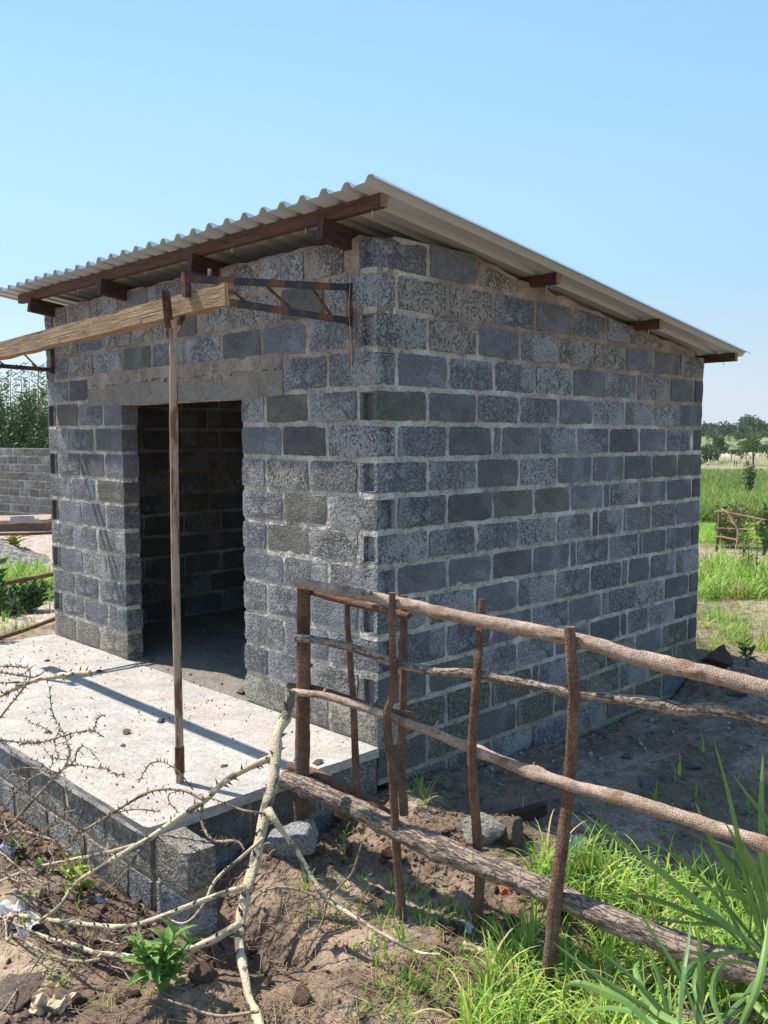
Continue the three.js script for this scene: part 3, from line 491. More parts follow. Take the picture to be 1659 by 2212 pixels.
// roof: purlins and rafters under ribbed sheets
{
  const x0 = -4.78, x1 = 0.29, zF = 0.3, zB = -4.39, ribs = 27, pitch = (x1 - x0 - 0.02) / ribs;
  const rafterY = z => roofY(z) - 0.072;
  rafterX.forEach((x, i) => { const a = V(x, rafterY(0.215) - 0.062, 0.215), b = V(x, rafterY(-4.2) - 0.062, -4.2); pmesh('rafter', bar(a, b, 0.055, 0.122, i * 0.31), MDarkWood, hut); });
  for (const [i, z] of [0.14, -1.5, -2.89, -4.24].entries()) {
    const y = roofY(z) - 0.037, l = i ? -4.5 : -4.565, e = 0.2 + 0.01 * i;
    const p = pmesh('purlin', bar(V(l, y, z), V(e - 0.001, y, z), 0.052, 0.072, i * 0.23), i ? MRedWood : MRedWood, hut);
    pmesh('end_grain', new THREE.BoxGeometry(0.004, 0.071, 0.051).translate(e, y, z), MEndWood, p); if (!i) pmesh('end_grain', new THREE.BoxGeometry(0.004, 0.071, 0.051).translate(l - 0.001, y, z), MEndWood, p);
    const nails = i ? [0.12] : [0.12, -0.45, -1.2, -2.3, -3.4, -4.25]; for (const nx of nails) { const n = new THREE.CylinderGeometry(0.0022, 0.0022, 0.05, 6); n.translate(nx, y - 0.05, z + 0.01); pmesh('nail', n, MNail, p); }
  }
  const hgt = 0.036; const prof = (from, to) => { // [x, y] of the ribbed profile
    const pts = []; for (let i = from; i <= to; i++) { const x = x1 - 0.03 - i * pitch; if (i === from && i === 0) pts.push([x1 + 0.012, 0.012], [x + 0.016, hgt]); else if (i === from) pts.push([x + 0.045, 0], [x + 0.016, hgt]); else pts.push([x + 0.045, 0], [x + 0.016, hgt]); pts.push([x - 0.016, hgt], [x - 0.045, 0]); pts.push([x - pitch * 0.5, 0.0025]); } pts.pop(); if (to === ribs) pts.push([x0, 0]); return pts;
  };
  const sheet = (from, to, lift, seed) => {
    const pts = prof(from, to), n = 14, top = [], bot = [], tuv = [];
    const zf = zF + rr(-0.006, 0.006), q = (i, j, o) => { const [x, y] = pts[i], t = j / n, z = lerp(zf, zB, t), skew = 0; return V(x + skew, roofY(z) + y + lift + o + 0.004 * n3(x * 2 + seed, z * 1.2, seed) + (j === 0 ? 0.004 * n3(x * 9, 3, seed) : 0), z); };
    const strip = (o, flip) => { const P = []; for (let i = 0; i < pts.length - 1; i++) for (let j = 0; j < n; j++) { const a = q(i, j, o), b = q(i + 1, j, o), c = q(i, j + 1, o), d = q(i + 1, j + 1, o); for (const v of flip ? [a, b, c, b, d, c] : [a, c, b, b, c, d]) P.push(v.x, v.y, v.z); } const g = new THREE.BufferGeometry(); g.setAttribute('position', new THREE.Float32BufferAttribute(P, 3)); g.computeVertexNormals(); return boxUV(g); };
    const rim = []; const quad = (a, b, c, d) => { for (const v of [a, b, c, b, d, c]) rim.push(v.x, v.y, v.z); };
    const th = 0.003; for (let i = 0; i < pts.length - 1; i++) for (const j of [0, n]) quad(q(i, j, 0), q(i + 1, j, 0), q(i, j, -th), q(i + 1, j, -th)); for (const i of [0, pts.length - 1]) for (let j = 0; j < n; j++) quad(q(i, j, 0), q(i, j + 1, 0), q(i, j, -th), q(i, j + 1, -th));
    const rg = new THREE.BufferGeometry(); rg.setAttribute('position', new THREE.Float32BufferAttribute(rim, 3)); rg.computeVertexNormals();
    const g = mergeGeometries([merge([strip(0, true), boxUV(rg)]), strip(-th, false)], true); return g;
  };
  for (let s = 0, i = 0; s < ribs; s += 4, i++) pmesh('roof_sheet', sheet(s, Math.min(s + 4, ribs), i * 0.0005 + (i & 1) * 0.0045, i), [MRoofTop, MRoofUnder], hut);
}
// ---------------------------------------------------------------- porch posts, beam, brackets
{
  const y0 = 0, top = 2.44, zP = 1.137, px = -0.37;
  const post = thing('steel_post', 'rusty whitewashed steel pipe post standing on the porch slab under the timber beam', 'post', V(px, 0, zP));
  const pipe = (a, b, r) => { const g = new THREE.CylinderGeometry(r, r * 1.03, b - a, 18, 24); g.translate(0, (a + b) / 2, 0); const p = g.attributes.position; for (let i = 0; i < p.count; i++) { const y = p.getY(i); p.setX(i, p.getX(i) + 0.012 * n3(y * 0.9, 3, 1) + y * 0.022); p.setZ(i, p.getZ(i) + 0.008 * n3(y * 0.8, 9, 1)); } const u = g.attributes.uv; for (let i = 0; i < u.count; i++) u.setXY(i, u.getX(i) * 0.14, u.getY(i) * (b - a) * 0.5); return g; };
  pmesh('pipe', pipe(0, top, 0.0215), MRust, post); pmesh('sleeve', pipe(0.055, 0.2, 0.0255), MRustDark, post);
  pmesh('fork_plate', bar(V(0.052, 2.4, 0.026), V(0.03, 2.588, 0.03), 0.05, 0.006), MRustDark, post); pmesh('fork_plate', bar(V(0.028, 2.36, -0.02), V(0.028, 2.56, -0.112), 0.045, 0.006), MRustDark, post);
  pmesh('clip', bar(V(0.02, 2.36, 0.024), V(0.02, 2.56, 0.024), 0.012, 0.01), MRust, post);
  const p2 = post.clone(); p2.name = numbered('steel_post'); scene.add(p2); p2.position.x = -4.05; p2.userData = { label: 'second steel pipe post, under the left end of the timber beam', category: 'post' };
  // timber beam with a bevelled, split end
  const beam = thing('timber_beam', 'rough sawn tan timber beam lying across the porch posts in front of the roof eave', 'beam');
  const a = V(0.075, 2.54, 1.06), b = V(-4.6, 2.41, 1.06), g = new THREE.BoxGeometry(0.085, 0.106, 4.7, 3, 4, 90); boxUV(g);
  const p = g.attributes.position;
  for (let i = 0; i < p.count; i++) { let x = p.getX(i), y = p.getY(i), z = p.getZ(i); const e = 2.35 - z; /* z = +2.35 is the bevelled end */ const fr = smooth(0.24, 0.0, e); if (x > 0 && y < 0) y += fr * 0.05; if (x > 0) x -= fr * 0.034; if (y < 0) y += 0.006 * n3(z * 5, x * 20, 4); x += 0.0015 * n3(z * 2.5, y * 14, 8) + 0.012 * n3(z * 0.4, 2, 2); y += 0.01 * n3(z * 0.5, 7, 1); p.setXYZ(i, x, y, z); }
  g.computeVertexNormals(); const gg = boxUV(g.toNonIndexed()); const u = gg.attributes.uv, nn = gg.attributes.normal, pp = gg.attributes.position; for (let i = 0; i < u.count; i++) if (Math.abs(nn.getX(i)) > 0.6) u.setXY(i, pp.getY(i) * 2, pp.getZ(i)); else if (Math.abs(nn.getY(i)) > 0.6) u.setXY(i, pp.getX(i) * 2, pp.getZ(i));
  const m4 = new THREE.Matrix4().lookAt(a, b, V(0, 1, 0)).setPosition(a.clone().add(b).multiplyScalar(0.5));
  // lookAt's +z runs from b to a, so local +x faces the back: turn half round to face the yard
  gg.applyMatrix4(new THREE.Matrix4().makeScale(1, 1, 1)); gg.applyMatrix4(m4); pmesh('timber', gg, MBeam, beam);
  const nail = (x, y, d) => { const q = onZ(x, y, 1.112); const c = new THREE.CylinderGeometry(0.004, 0.004, 0.02, 6); c.rotateX(Math.PI / 2); c.translate(q.x, q.y, q.z + 0.004); pmesh('nail', c, MRustDark, beam); };
  nail(158, 849); nail(203, 796);
  {
    const n = 64, d = new Uint8Array(n * n * 4); for (let j = 0; j < n; j++) for (let i = 0; i < n; i++) { const u = i / n, v = j / n, w = Math.abs(u - 0.5 - 0.12 * (tf(0.3, v, 6, 301, 3) - 0.5)) / (0.1 + 0.16 * tf(0.7, v, 9, 303, 3)), a = smooth(1.1, 0.2, w) * smooth(0.3, 0.6, tf(u, v, 12, 305, 3) + 0.15) * smooth(0, 0.15, v) * smooth(1, 0.97, v), q = (j * n + i) * 4; d[q] = d[q + 1] = d[q + 2] = Math.round(a * 215); d[q + 3] = 255; }
    const am = new THREE.DataTexture(d, n, n, THREE.RGBAFormat); am.magFilter = THREE.LinearFilter; am.needsUpdate = true;
    const m = std({ alphaMap: am, transparent: true, roughness: 1, rgb: [0.36, 0.15, 0.05] }); const g = new THREE.PlaneGeometry(0.1, 0.27, 1, 1); g.translate(-0.215, 2.37, 0.0105); pmesh('rust_stain', g, m, hut);
  }
  // brackets
  const brk = thing('steel_bracket', 'dark rusty steel truss bracket on the wall right of the doorway, by the pipe post', 'bracket', V(-0.22, 0, 0));
  const up0 = V(0, 2.725, 0.005), up1 = V(0, 2.638, 1.14), lo0 = V(0, 2.53, 0.005), lo1 = V(0, 2.555, 1.1);
  pmesh('upper_arm', bar(up0, up1, 0.03, 0.036), MSteel, brk); pmesh('lower_arm', bar(lo0, lo1, 0.03, 0.036), MSteel, brk);
  pmesh('wall_bar', bar(V(0.001, 2.5, 0.012), V(0.001, 2.75, 0.012), 0.034, 0.02), MSteel, brk); pmesh('end_plate', bar(V(0.001, 2.55, 1.12), V(0.001, 2.67, 1.12), 0.038, 0.03), MRustDark, brk);
  const A = t => up0.clone().lerp(up1, t), B = t => lo0.clone().lerp(lo1, t); const cr = (x, y) => 0; 
  for (const [t, s] of [[0.27, 0.12], [0.56, 0.38], [0.81, 0.66]]) pmesh('web_bar', bar(A(t), B(s), 0.012, 0.012), MRustDark, brk);
  for (const t of [0.14, 0.86]) pmesh('peg', bar(A(t).add(V(0, 0.015, 0)), A(t).add(V(0, 0.055, 0)), 0.014, 0.012), MRust, brk);
  const b2 = brk.clone(); b2.name = numbered('steel_bracket'); scene.add(b2); b2.position.x = -4.235; b2.position.y = -0.06; b2.userData = { label: 'dark steel bracket at the left corner of the hut, half hidden under the timber beam', category: 'bracket' };
  const wp = [V(-0.2, 2.79, 0.02), V(-0.205, 2.6, 0.03), V(-0.197, 2.4, 0.022), V(-0.2, 2.24, 0.016)]; tag(mesh('wire', stick(wp, [0.0014], { rough: 0, sides: 5 }).geo, MNail), 'thin pale wire hanging down the wall over the bracket end', 'wire');
}

// ---------------------------------------------------------------- pole fence
const path = (pts, off, f = onF) => pts.map(([x, y, o]) => f(x, y, off + (o || 0)));
const fence = thing('pole_fence', 'rustic brown fence of bark poles and log rails in front of the hut', 'fence');
const limb = (name, pts, radii, mat, parent, seed, extra = [], o = {}) => {
  const s = stick(pts, radii, { seed, ...o }), L0 = [s.geo];
  for (const [t, len, r, ang] of extra) { const c = s.curve.getPointAt(t), tg = s.curve.getTangentAt(t), n = V(0, 1, 0).cross(tg).normalize(), d = n.clone().applyAxisAngle(tg, ang).addScaledVector(tg, 0.35).normalize(); L0.push(stubGeo(c.addScaledVector(d, s.rad(t) * 0.7), d, r, len, seed + t * 10)); }
  return pmesh(name, merge(L0), mat, parent);
};
limb('post', path([[650, 1850], [652, 1700], [655, 1500], [656, 1262]], -0.03), [0.043, 0.039, 0.034], MPost, fence, 1, [[0.35, 0.02, 0.012, 2], [0.7, 0.025, 0.011, -1]], { sides: 12 });
limb('post', path([[774, 1760], [768, 1640], [762, 1500], [752, 1380], [750, 1298]], -0.09), [0.02, 0.018, 0.014], MPost, fence, 2, [[0.5, 0.02, 0.005, 0.4], [0.8, 0.016, 0.005, 2.7]]);
limb('post', path([[869, 1990], [858, 1860], [852, 1750], [845, 1650], [836, 1548], [851, 1490], [848, 1400], [847, 1280]], 0.055), [0.023, 0.021, 0.019, 0.016], MPost, fence, 3, [[0.52, 0.02, 0.008, 2.6]]);
limb('post', path([[873, 1760], [868, 1650], [872, 1450], [872, 1286]], -0.1), [0.022, 0.02, 0.018], MPost, fence, 4, [], { seed: 9 });
limb('post', path([[1026, 2035, -0.06], [1036, 1900, -0.06], [1030, 1800, -0.05], [1022, 1700, 0.02], [1020, 1600, 0.05], [1031, 1450, 0.05], [1038, 1350, -0.045], [1043, 1294, -0.06]], 0), [0.024, 0.022, 0.02, 0.017], MPost, fence, 5, [[0.3, 0.02, 0.007, 1]]);
limb('post', path([[1176, 2168, 0.09], [1190, 2050, 0.09], [1205, 1900, 0.085], [1219, 1790, 0.04], [1232, 1650, 0], [1240, 1500, 0.055], [1235, 1440, 0.07], [1230, 1354, 0.07]], 0), [0.029, 0.027, 0.024, 0.021], MPost, fence, 6, [[0.2, 0.015, 0.008, 1.5], [0.4, 0.012, 0.006, 0], [0.97, 0.03, 0.005, 0.8]], { sides: 12 });
limb('rail', path([[640, 1258], [700, 1270], [847, 1299], [1010, 1336], [1230, 1378], [1400, 1426], [1659, 1487], [1900, 1545], [2150, 1608]], 0.02), [0.024, 0.028, 0.030, 0.030, 0.030], MRail, fence, 7, [[0.155, 0.04, 0.01, 2.6], [0.17, 0.03, 0.009, 2.3], [0.32, 0.018, 0.009, 0.6], [0.24, 0.02, 0.008, 0.5]], { sides: 16, knots: 1.2, step: 0.016, rough: 0.22 });
limb('rail', path([[641, 1377], [700, 1386], [780, 1405], [850, 1430], [930, 1449], [1020, 1455], [1150, 1478], [1235, 1497], [1320, 1508], [1400, 1517], [1470, 1532], [1545, 1532], [1610, 1546], [1659, 1560], [1800, 1590], [2100, 1640]], 0.012), [0.02, 0.02, 0.021, 0.021], MLog, fence, 8, [[0.1, 0.014, 0.006, 1], [0.4, 0.012, 0.006, 0.6]], { sides: 11, rough: 0.2, knots: 1 });
limb('rail', path([[634, 1495], [700, 1503], [760, 1520], [850, 1551], [930, 1580], [1010, 1613], [1100, 1650], [1160, 1672], [1240, 1697, 0.05], [1400, 1742, 0.07], [1530, 1784, 0.08], [1659, 1826, 0.09], [1900, 1900, 0.09], [2100, 1960, 0.09]], 0.01), [0.018, 0.021, 0.024, 0.026, 0.028], MRail, fence, 9, [[0.07, 0.03, 0.008, 1.3], [0.3, 0.05, 0.007, 1.5], [0.31, 0.03, 0.009, 2.4], [0.47, 0.03, 0.004, 1.4], [0.17, 0.02, 0.01, 1]], { sides: 14, knots: 1.3, step: 0.016, rough: 0.22 });
limb('bottom_log', path([[618, 1684], [700, 1716], [780, 1752], [860, 1795], [940, 1828], [1000, 1851], [1100, 1890], [1170, 1919], [1300, 1978], [1450, 2035], [1560, 2075], [1659, 2108], [1800, 2150]], 0.03), [0.046, 0.047, 0.05, 0.049, 0.047, 0.044], MLog, fence, 10, [[0.21, 0.015, 0.03, 0.2], [0.33, 0.02, 0.025, 1]], { sides: 22, rough: 0.24, knots: 1, step: 0.016 });
// the short return to the wall
limb('rail', path([[646, 1271], [700, 1286], [760, 1302], [830, 1319], [884, 1331]], -0.075), [0.02, 0.019, 0.017], MPost, fence, 11, [[0.9, 0.03, 0.01, 0.5]]);
limb('rail', path([[624, 1481], [700, 1492], [800, 1524], [892, 1546]], -0.08), [0.017, 0.016, 0.016], MPost, fence, 12, [[0.72, 0.03, 0.005, 1.5]]);
limb('bottom_log', path([[626, 1655], [690, 1674], [755, 1708], [800, 1736], [848, 1765]], -0.1), [0.024, 0.027, 0.026], MPost, fence, 13, [[0.5, 0.02, 0.01, 1]]);
pmesh('cut_face', (() => { const c = onF(618, 1684, 0.03), d = onF(700, 1716, 0.03).sub(c).normalize(); const g = new THREE.CylinderGeometry(0.048, 0.05, 0.012, 14); g.applyQuaternion(new THREE.Quaternion().setFromUnitVectors(V(0, 1, 0), d)); g.translate(c.x - d.x * 0.003, c.y - d.y * 0.003, c.z - d.z * 0.003); return g; })(), MCut, fence);

// ---------------------------------------------------------------- thorn branches
const c6 = (x, y) => [x / 1.3825 / 1.8373, (2600 + y / 1.3825) / 1.8373], c7 = (x, y) => [(1000 + x / 1.508) / 1.8373, (2600 + y / 1.508) / 1.8373];
function thorny(name, pts, radii, mat, parent, seed, dens = 9, o = {}) { // pts in the world
  const s = stick(pts, radii, { seed, sides: 8, rough: 0.26, knots: 1.8, step: 0.016, flatEnds: true, ...o }), r = rng(seed * 77 + 1), geos = [], n = Math.floor(s.length * dens * 3.2);
  for (let i = 0; i < n; i++) {
    const t = (i + r()) / n; if (t > 0.985) continue; const c = s.curve.getPointAt(t), tg = s.curve.getTangentAt(t), a = V(rr(-1, 1, r), rr(-1, 1, r), rr(-1, 1, r)).cross(tg).normalize(), rd = s.rad(t), len = 0.014 + Math.min(rd, 0.012) * 1.5 + r() * 0.01;
    const g = new THREE.ConeGeometry(0.0032 + rd * 0.26, len, 5, 1); g.translate(0, len * 0.4, 0); g.applyQuaternion(new THREE.Quaternion().setFromUnitVectors(V(0, 1, 0), a.addScaledVector(tg, -0.45).normalize())); const p = c.addScaledVector(a, rd * 0.85); g.translate(p.x, p.y, p.z); geos.push(g);
  }
  const m = pmesh(name, s.geo, mat, parent); if (geos.length) stuff(pmesh('thorn_growth', merge(geos), MThornDark, m)); return m;
}
const zp = (f, l) => l.map(([x, y, z]) => { const [a, b] = f(x, y); return onZ(a, b, z); });
{
  const b = thing('thorn_branch', 'big pale cut thorn branch leaning on the fence corner, limbs spread to the left', 'branch');
  const main = zp((x, y) => [x, y], [[634, 1494, 0.87], [622, 1535, 0.92], [600, 1590, 1.0], [591, 1680, 1.1], [572, 1760, 1.2], [548, 1870, 1.34], [526, 1950, 1.45], [516, 2025, 1.54], [523, 2080, 1.6], [538, 2150, 1.66], [556, 2200, 1.72], [575, 2250, 1.78]]);
  thorny('stem', main, [0.024, 0.026, 0.026, 0.024, 0.02, 0.015, 0.012], MThorn, b, 1, 7, { sides: 12 });
  thorny('limb', zp(c6, [[1500, 555, 1.05], [1400, 600, 1.12], [1240, 690, 1.25], [1120, 800, 1.38], [1000, 880, 1.5], [860, 980, 1.62], [740, 1050, 1.72], [600, 1140, 1.82], [430, 1240, 1.9], [330, 1370, 1.97], [225, 1455, 2.02]]), [0.0165, 0.016, 0.0145, 0.012, 0.009, 0.007], MThorn, b, 2, 10);
  thorny('limb', zp(c6, [[1330, 1275, 1.5], [1230, 1305, 1.56], [1130, 1340, 1.62], [1000, 1390, 1.72], [900, 1430, 1.78], [700, 1490, 1.86], [500, 1480, 1.92], [260, 1450, 1.98], [0, 1410, 2.04], [-150, 1390, 2.08]]), [0.012, 0.0105, 0.009, 0.007], MThorn, b, 3, 9);
  thorny('limb', zp(c6, [[1318, 1470, 1.56], [1240, 1520, 1.62], [1150, 1570, 1.68], [1000, 1630, 1.76], [830, 1660, 1.84], [560, 1640, 1.92], [400, 1590, 1.97], [200, 1530, 2.02], [0, 1440, 2.07]]), [0.017, 0.015, 0.012, 0.0085, 0.006], MThorn, b, 4, 9);
  thorny('limb', [...zp(c6, [[1470, 850, 1.24]]), ...zp(c7, [[130, 980, 1.25], [250, 1150, 1.2], [340, 1300, 1.17], [430, 1440, 1.16], [520, 1510, 1.14], [700, 1620, 1.13], [870, 1720, 1.12], [1000, 1780, 1.1], [1130, 1790, 1.08]])], [0.013, 0.0125, 0.012, 0.009, 0.007, 0.004], MThorn, b, 5, 5);
  thorny('twig', zp(c6, [[1110, 800, 1.39], [1108, 900, 1.42], [1130, 970, 1.45], [1180, 1020, 1.48], [1300, 1022, 1.5], [1340, 1070, 1.5]]), [0.008, 0.0065, 0.004], MThornGrey, b, 6, 14);
  thorny('twig', zp(c6, [[1445, 1005, 1.34], [1300, 1130, 1.45], [1180, 1240, 1.53], [1120, 1360, 1.6], [1050, 1450, 1.64], [980, 1470, 1.67], [880, 1420, 1.7]]), [0.008, 0.007, 0.005, 0.003], MThorn, b, 7, 11);
  thorny('twig', zp(c6, [[1115, 790, 1.39], [1000, 742, 1.43], [850, 742, 1.5], [720, 802, 1.57], [600, 880, 1.63], [420, 985, 1.7]]), [0.007, 0.006, 0.0035], MThornGrey, b, 8, 13);
  thorny('twig', zp(c6, [[1440, 868, 1.25], [1330, 850, 1.3], [1230, 810, 1.33], [1150, 780, 1.36]]), [0.006, 0.005, 0.004], MThornGrey, b, 9, 13);
  thorny('twig', zp(c6, [[740, 1040, 1.72], [560, 1090, 1.82], [350, 1130, 1.9], [150, 1180, 1.96], [0, 1240, 2.0], [-120, 1270, 2.02]]), [0.0075, 0.007, 0.004], MThorn, b, 10, 11);
  thorny('twig', zp(c6, [[1420, 1955, 1.75], [1200, 1980, 1.85], [1000, 1920, 1.92], [890, 1880, 1.95]]), [0.006, 0.006, 0.004], MThornGrey, b, 11, 8);
  thorny('twig', zp(c6, [[880, 860, 1.6], [760, 845, 1.64], [660, 860, 1.68], [500, 915, 1.74]]), [0.003, 0.0035, 0.002], MThornGrey, b, 12, 14);
  thorny('twig', zp(c6, [[760, 1070, 1.72], [720, 1150, 1.74], [640, 1240, 1.78], [560, 1310, 1.82]]), [0.005, 0.004, 0.002], MThornGrey, b, 13, 12);
  thorny('twig', zp(c6, [[560, 1640, 1.93], [480, 1690, 1.95], [400, 1680, 1.97], [280, 1610, 2.0]]), [0.006, 0.006, 0.005], MThorn, b, 14, 6);
  thorny('twig', zp(c7, [[430, 1480, 1.16], [540, 1370, 1.13], [600, 1300, 1.1], [640, 1180, 1.08], [665, 1100, 1.07]]), [0.006, 0.005, 0.003], MThornGrey, b, 15, 8);
  thorny('twig', zp(c7, [[0, 1490, 1.4], [60, 1420, 1.38], [200, 1388, 1.34], [380, 1440, 1.25]]), [0.004, 0.005, 0.004], MThornGrey, b, 16, 10);
  thorny('twig', zp(c7, [[450, 1480, 1.17], [420, 1600, 1.2], [360, 1720, 1.25], [310, 1830, 1.3]]), [0.005, 0.004, 0.003], MThornGrey, b, 17, 9);
  thorny('twig', zp(c6, [[760, 700, 1.6], [820, 600, 1.6], [900, 590, 1.58], [980, 640, 1.55], [1060, 740, 1.48]]), [0.002, 0.003, 0.003], MThornGrey, b, 18, 16);
  thorny('twig', zp(c6, [[990, 870, 1.5], [930, 810, 1.5], [930, 760, 1.5], [1000, 745, 1.5]]), [0.0035, 0.003, 0.002], MThornGrey, b, 19, 14);
  thorny('twig', zp(c6, [[700, 1495, 1.87], [620, 1540, 1.89], [560, 1520, 1.9], [440, 1470, 1.93]]), [0.004, 0.0035, 0.003], MThornGrey, b, 20, 9);
}
{
  const b = thing('dry_branch', 'dry broken thorn branch lying across the left edge of the porch slab', 'branch');
  thorny('stem', zp(c6, [[495, 98, 1.72], [420, 100, 1.72], [300, 118, 1.74], [200, 135, 1.76], [100, 175, 1.78], [0, 225, 1.8], [-150, 300, 1.84]]), [0.012, 0.0115, 0.01, 0.009], MThorn, b, 31, 9);
  thorny('twig', zp(c6, [[272, 66, 1.72], [215, 110, 1.74], [160, 145, 1.76], [100, 220, 1.78], [50, 280, 1.8], [0, 345, 1.84]]), [0.003, 0.005, 0.005], MThornGrey, b, 32, 12);
  thorny('twig', zp(c6, [[0, 60, 1.7], [80, 62, 1.72], [150, 70, 1.74], [165, 120, 1.75], [150, 165, 1.76]]), [0.003, 0.004, 0.004], MThornGrey, b, 33, 16);
  thorny('twig', zp(c6, [[0, 150, 1.78], [90, 148, 1.77], [180, 140, 1.76]]), [0.006, 0.006, 0.004], MThorn, b, 34, 12);
  thorny('twig', zp(c6, [[0, 90, 1.74], [60, 105, 1.74], [130, 100, 1.74], [180, 60, 1.72]]), [0.003, 0.003, 0.002], MThornGrey, b, 35, 16);
}
{
  const b = thing('thorn_bush', 'grey tangle of thin thorn twigs hanging over the slab edge at the left', 'branch');
  const tw = (pts, ra, s) => thorny('twig', zp(c6, pts), ra, MThornGrey, b, s, 16);
  tw([[-60, 462, 1.78], [0, 466, 1.78], [200, 480, 1.78], [300, 458, 1.77], [380, 432, 1.76], [500, 416, 1.75], [570, 450, 1.74]], [0.005, 0.0045, 0.003], 41);
  tw([[270, 170, 1.7], [290, 320, 1.72], [350, 430, 1.74], [380, 540, 1.76], [350, 620, 1.79], [280, 690, 1.82], [180, 800, 1.88], [20, 970, 1.98], [-60, 1040, 2.02]], [0.0025, 0.004, 0.005, 0.007, 0.008], 42);
  tw([[-60, 680, 1.82], [0, 655, 1.82], [120, 620, 1.82], [230, 625, 1.82], [290, 650, 1.82]], [0.004, 0.004, 0.003], 43);
  tw([[0, 880, 1.9], [60, 790, 1.88], [120, 720, 1.86], [200, 660, 1.84], [280, 640, 1.82]], [0.003, 0.004, 0.004], 44);
  tw([[300, 655, 1.82], [400, 590, 1.79], [430, 510, 1.77], [480, 510, 1.77], [545, 580, 1.76]], [0.004, 0.003, 0.002], 45);
  tw([[360, 600, 1.79], [450, 605, 1.78], [540, 620, 1.76], [555, 590, 1.76]], [0.003, 0.003, 0.002], 46);
  tw([[-40, 1010, 2.0], [100, 968, 1.98], [200, 985, 1.97], [300, 1020, 1.96], [420, 1090, 1.93]], [0.006, 0.006, 0.003], 47);
  tw([[350, 640, 1.82], [370, 800, 1.86], [385, 950, 1.9], [370, 1150, 1.96]], [0.003, 0.003, 0.003], 48);
  tw([[0, 1080, 2.02], [150, 1200, 2.03], [260, 1250, 2.03], [420, 1260, 2.02]], [0.005, 0.004, 0.002], 49);
  tw([[20, 880, 1.95], [40, 960, 1.98], [120, 1060, 2.0]], [0.003, 0.003, 0.002], 50);
  tw([[280, 980, 1.95], [290, 1080, 1.98], [260, 1200, 2.0], [265, 1320, 2.02]], [0.003, 0.003, 0.003], 51);
  tw([[0, 1500, 2.1], [120, 1560, 2.1], [260, 1640, 2.08], [420, 1680, 2.05], [550, 1670, 2.0]], [0.007, 0.007, 0.006], 52);
  tw([[320, 560, 1.78], [300, 480, 1.77], [330, 400, 1.76]], [0.003, 0.002, 0.002], 53);
  const rt = rng(733);
  for (let i = 0; i < 26; i++) { let x = rr(-40, 560, rt), y = rr(380, 1050, rt), a = rt() * 6.3; const z = 1.74 + (y - 380) / 670 * 0.24 + rr(-0.02, 0.02, rt), l = [], st = rr(28, 60, rt); for (let k = 0; k < 5; k++) { l.push([x, y, z + 0.01 * k]); a += rr(-0.6, 0.6, rt); x += Math.cos(a) * st; y += Math.sin(a) * st * 0.8; } tw(l, [rr(0.0022, 0.0036, rt), 0.0014], 760 + i); }
  tw([[0, 1440, 2.08], [140, 1500, 2.07], [300, 1580, 2.04], [350, 1560, 2.02]], [0.005, 0.005, 0.003], 54);
}

{
  const b = thing('twig_heap', 'heap of thin dry thorn twigs on the dark soil at the lower left', 'twigs'), r = rng(515);
  for (let i = 0; i < 34; i++) {
    const px = rr(-60, 520, r), py = rr(1880, 2150, r), p0 = groundHit(px, py), a = r() * 6.3, len = rr(0.14, 0.5, r), n = 5, pts = []; let d = a; const q = p0.clone();
    for (let k = 0; k <= n; k++) { const y = groundH(q.x, q.z); pts.push(V(q.x, y + 0.012 + Math.abs(n3(i, k, 3)) * 0.07, q.z)); d += rr(-0.5, 0.5, r); q.x += Math.cos(d) * len / n; q.z += Math.sin(d) * len / n; }
    if (pts.some(p => underHut(p.x, p.z) || (p.x > -0.05 && p.x < 0.4 && p.z > 1.3 && p.z < 1.56))) continue;
    thorny('twig', pts, [rr(0.003, 0.0055, r), 0.002], r() < 0.5 ? MThornGrey : MThorn, b, 600 + i, 8, { sides: 6 });
  }
}

// ---------------------------------------------------------------- loose things on the ground
const stones = Array.from({ length: 6 }, (_, i) => lumpGeo(11 + i * 7, 4, 0.3, 2.6)), stonesLo = Array.from({ length: 5 }, (_, i) => lumpGeo(61 + i * 7, 1, 0.35));
const gp = (x, y) => { const p = groundHit(x, y); p.y = H(p.x, p.z); return p; };
function rock(name, label, cat, px, py, r, m, k, ry = 0, sy = 0.7, y, group) { const p = y === undefined ? gp(px, py) : onY(px, py, y); const o = mesh(name, stones[k], m); o.position.set(p.x, p.y + r * sy * 0.45, p.z); o.rotation.set(0.1 * k, ry, 0.07 * k); o.scale.set(r * 1.2, r * sy, r); return tag(o, label, cat, group); }
rock('concrete_lump', 'pale grey concrete lump behind the bottom log, beside the middle fence post', 'rubble', 1048, 1818, 0.12, std({ map: slabTex, bumpMap: slabBump, bumpScale: 0.02, roughness: 0.96, rgb: [0.85, 0.82, 0.77] }), 0, 0.5, 1.0);
rock('soil_clod', 'round brown clod of soil right of the pale concrete lump behind the log', 'soil', 1098, 1822, 0.1, std({ map: soilTex, bumpMap: soilBump, bumpScale: 0.03, roughness: 1, rgb: [0.46, 0.32, 0.235] }), 1, 1, 0.9);
{ const p = gp(632, 1848), o = mesh('block_fragment', blockGeo(0.24, 0.11, 0.14, 77, null), MB[1]); o.position.set(p.x, p.y + 0.05, p.z); o.rotation.set(0.25, 0.6, 0.22); tag(o, 'grey broken block fragment on the soil at the foot of the fence corner post', 'rubble'); }
rock('soil_clod', 'dark round clod on the sandy heap, right of the bottom broadleaf weed', 'soil', 432, 2128, 0.055, std({ map: soilTex, bumpMap: soilBump, bumpScale: 0.03, roughness: 1, rgb: [0.3, 0.2, 0.145] }), 2, 0.4, 0.85);
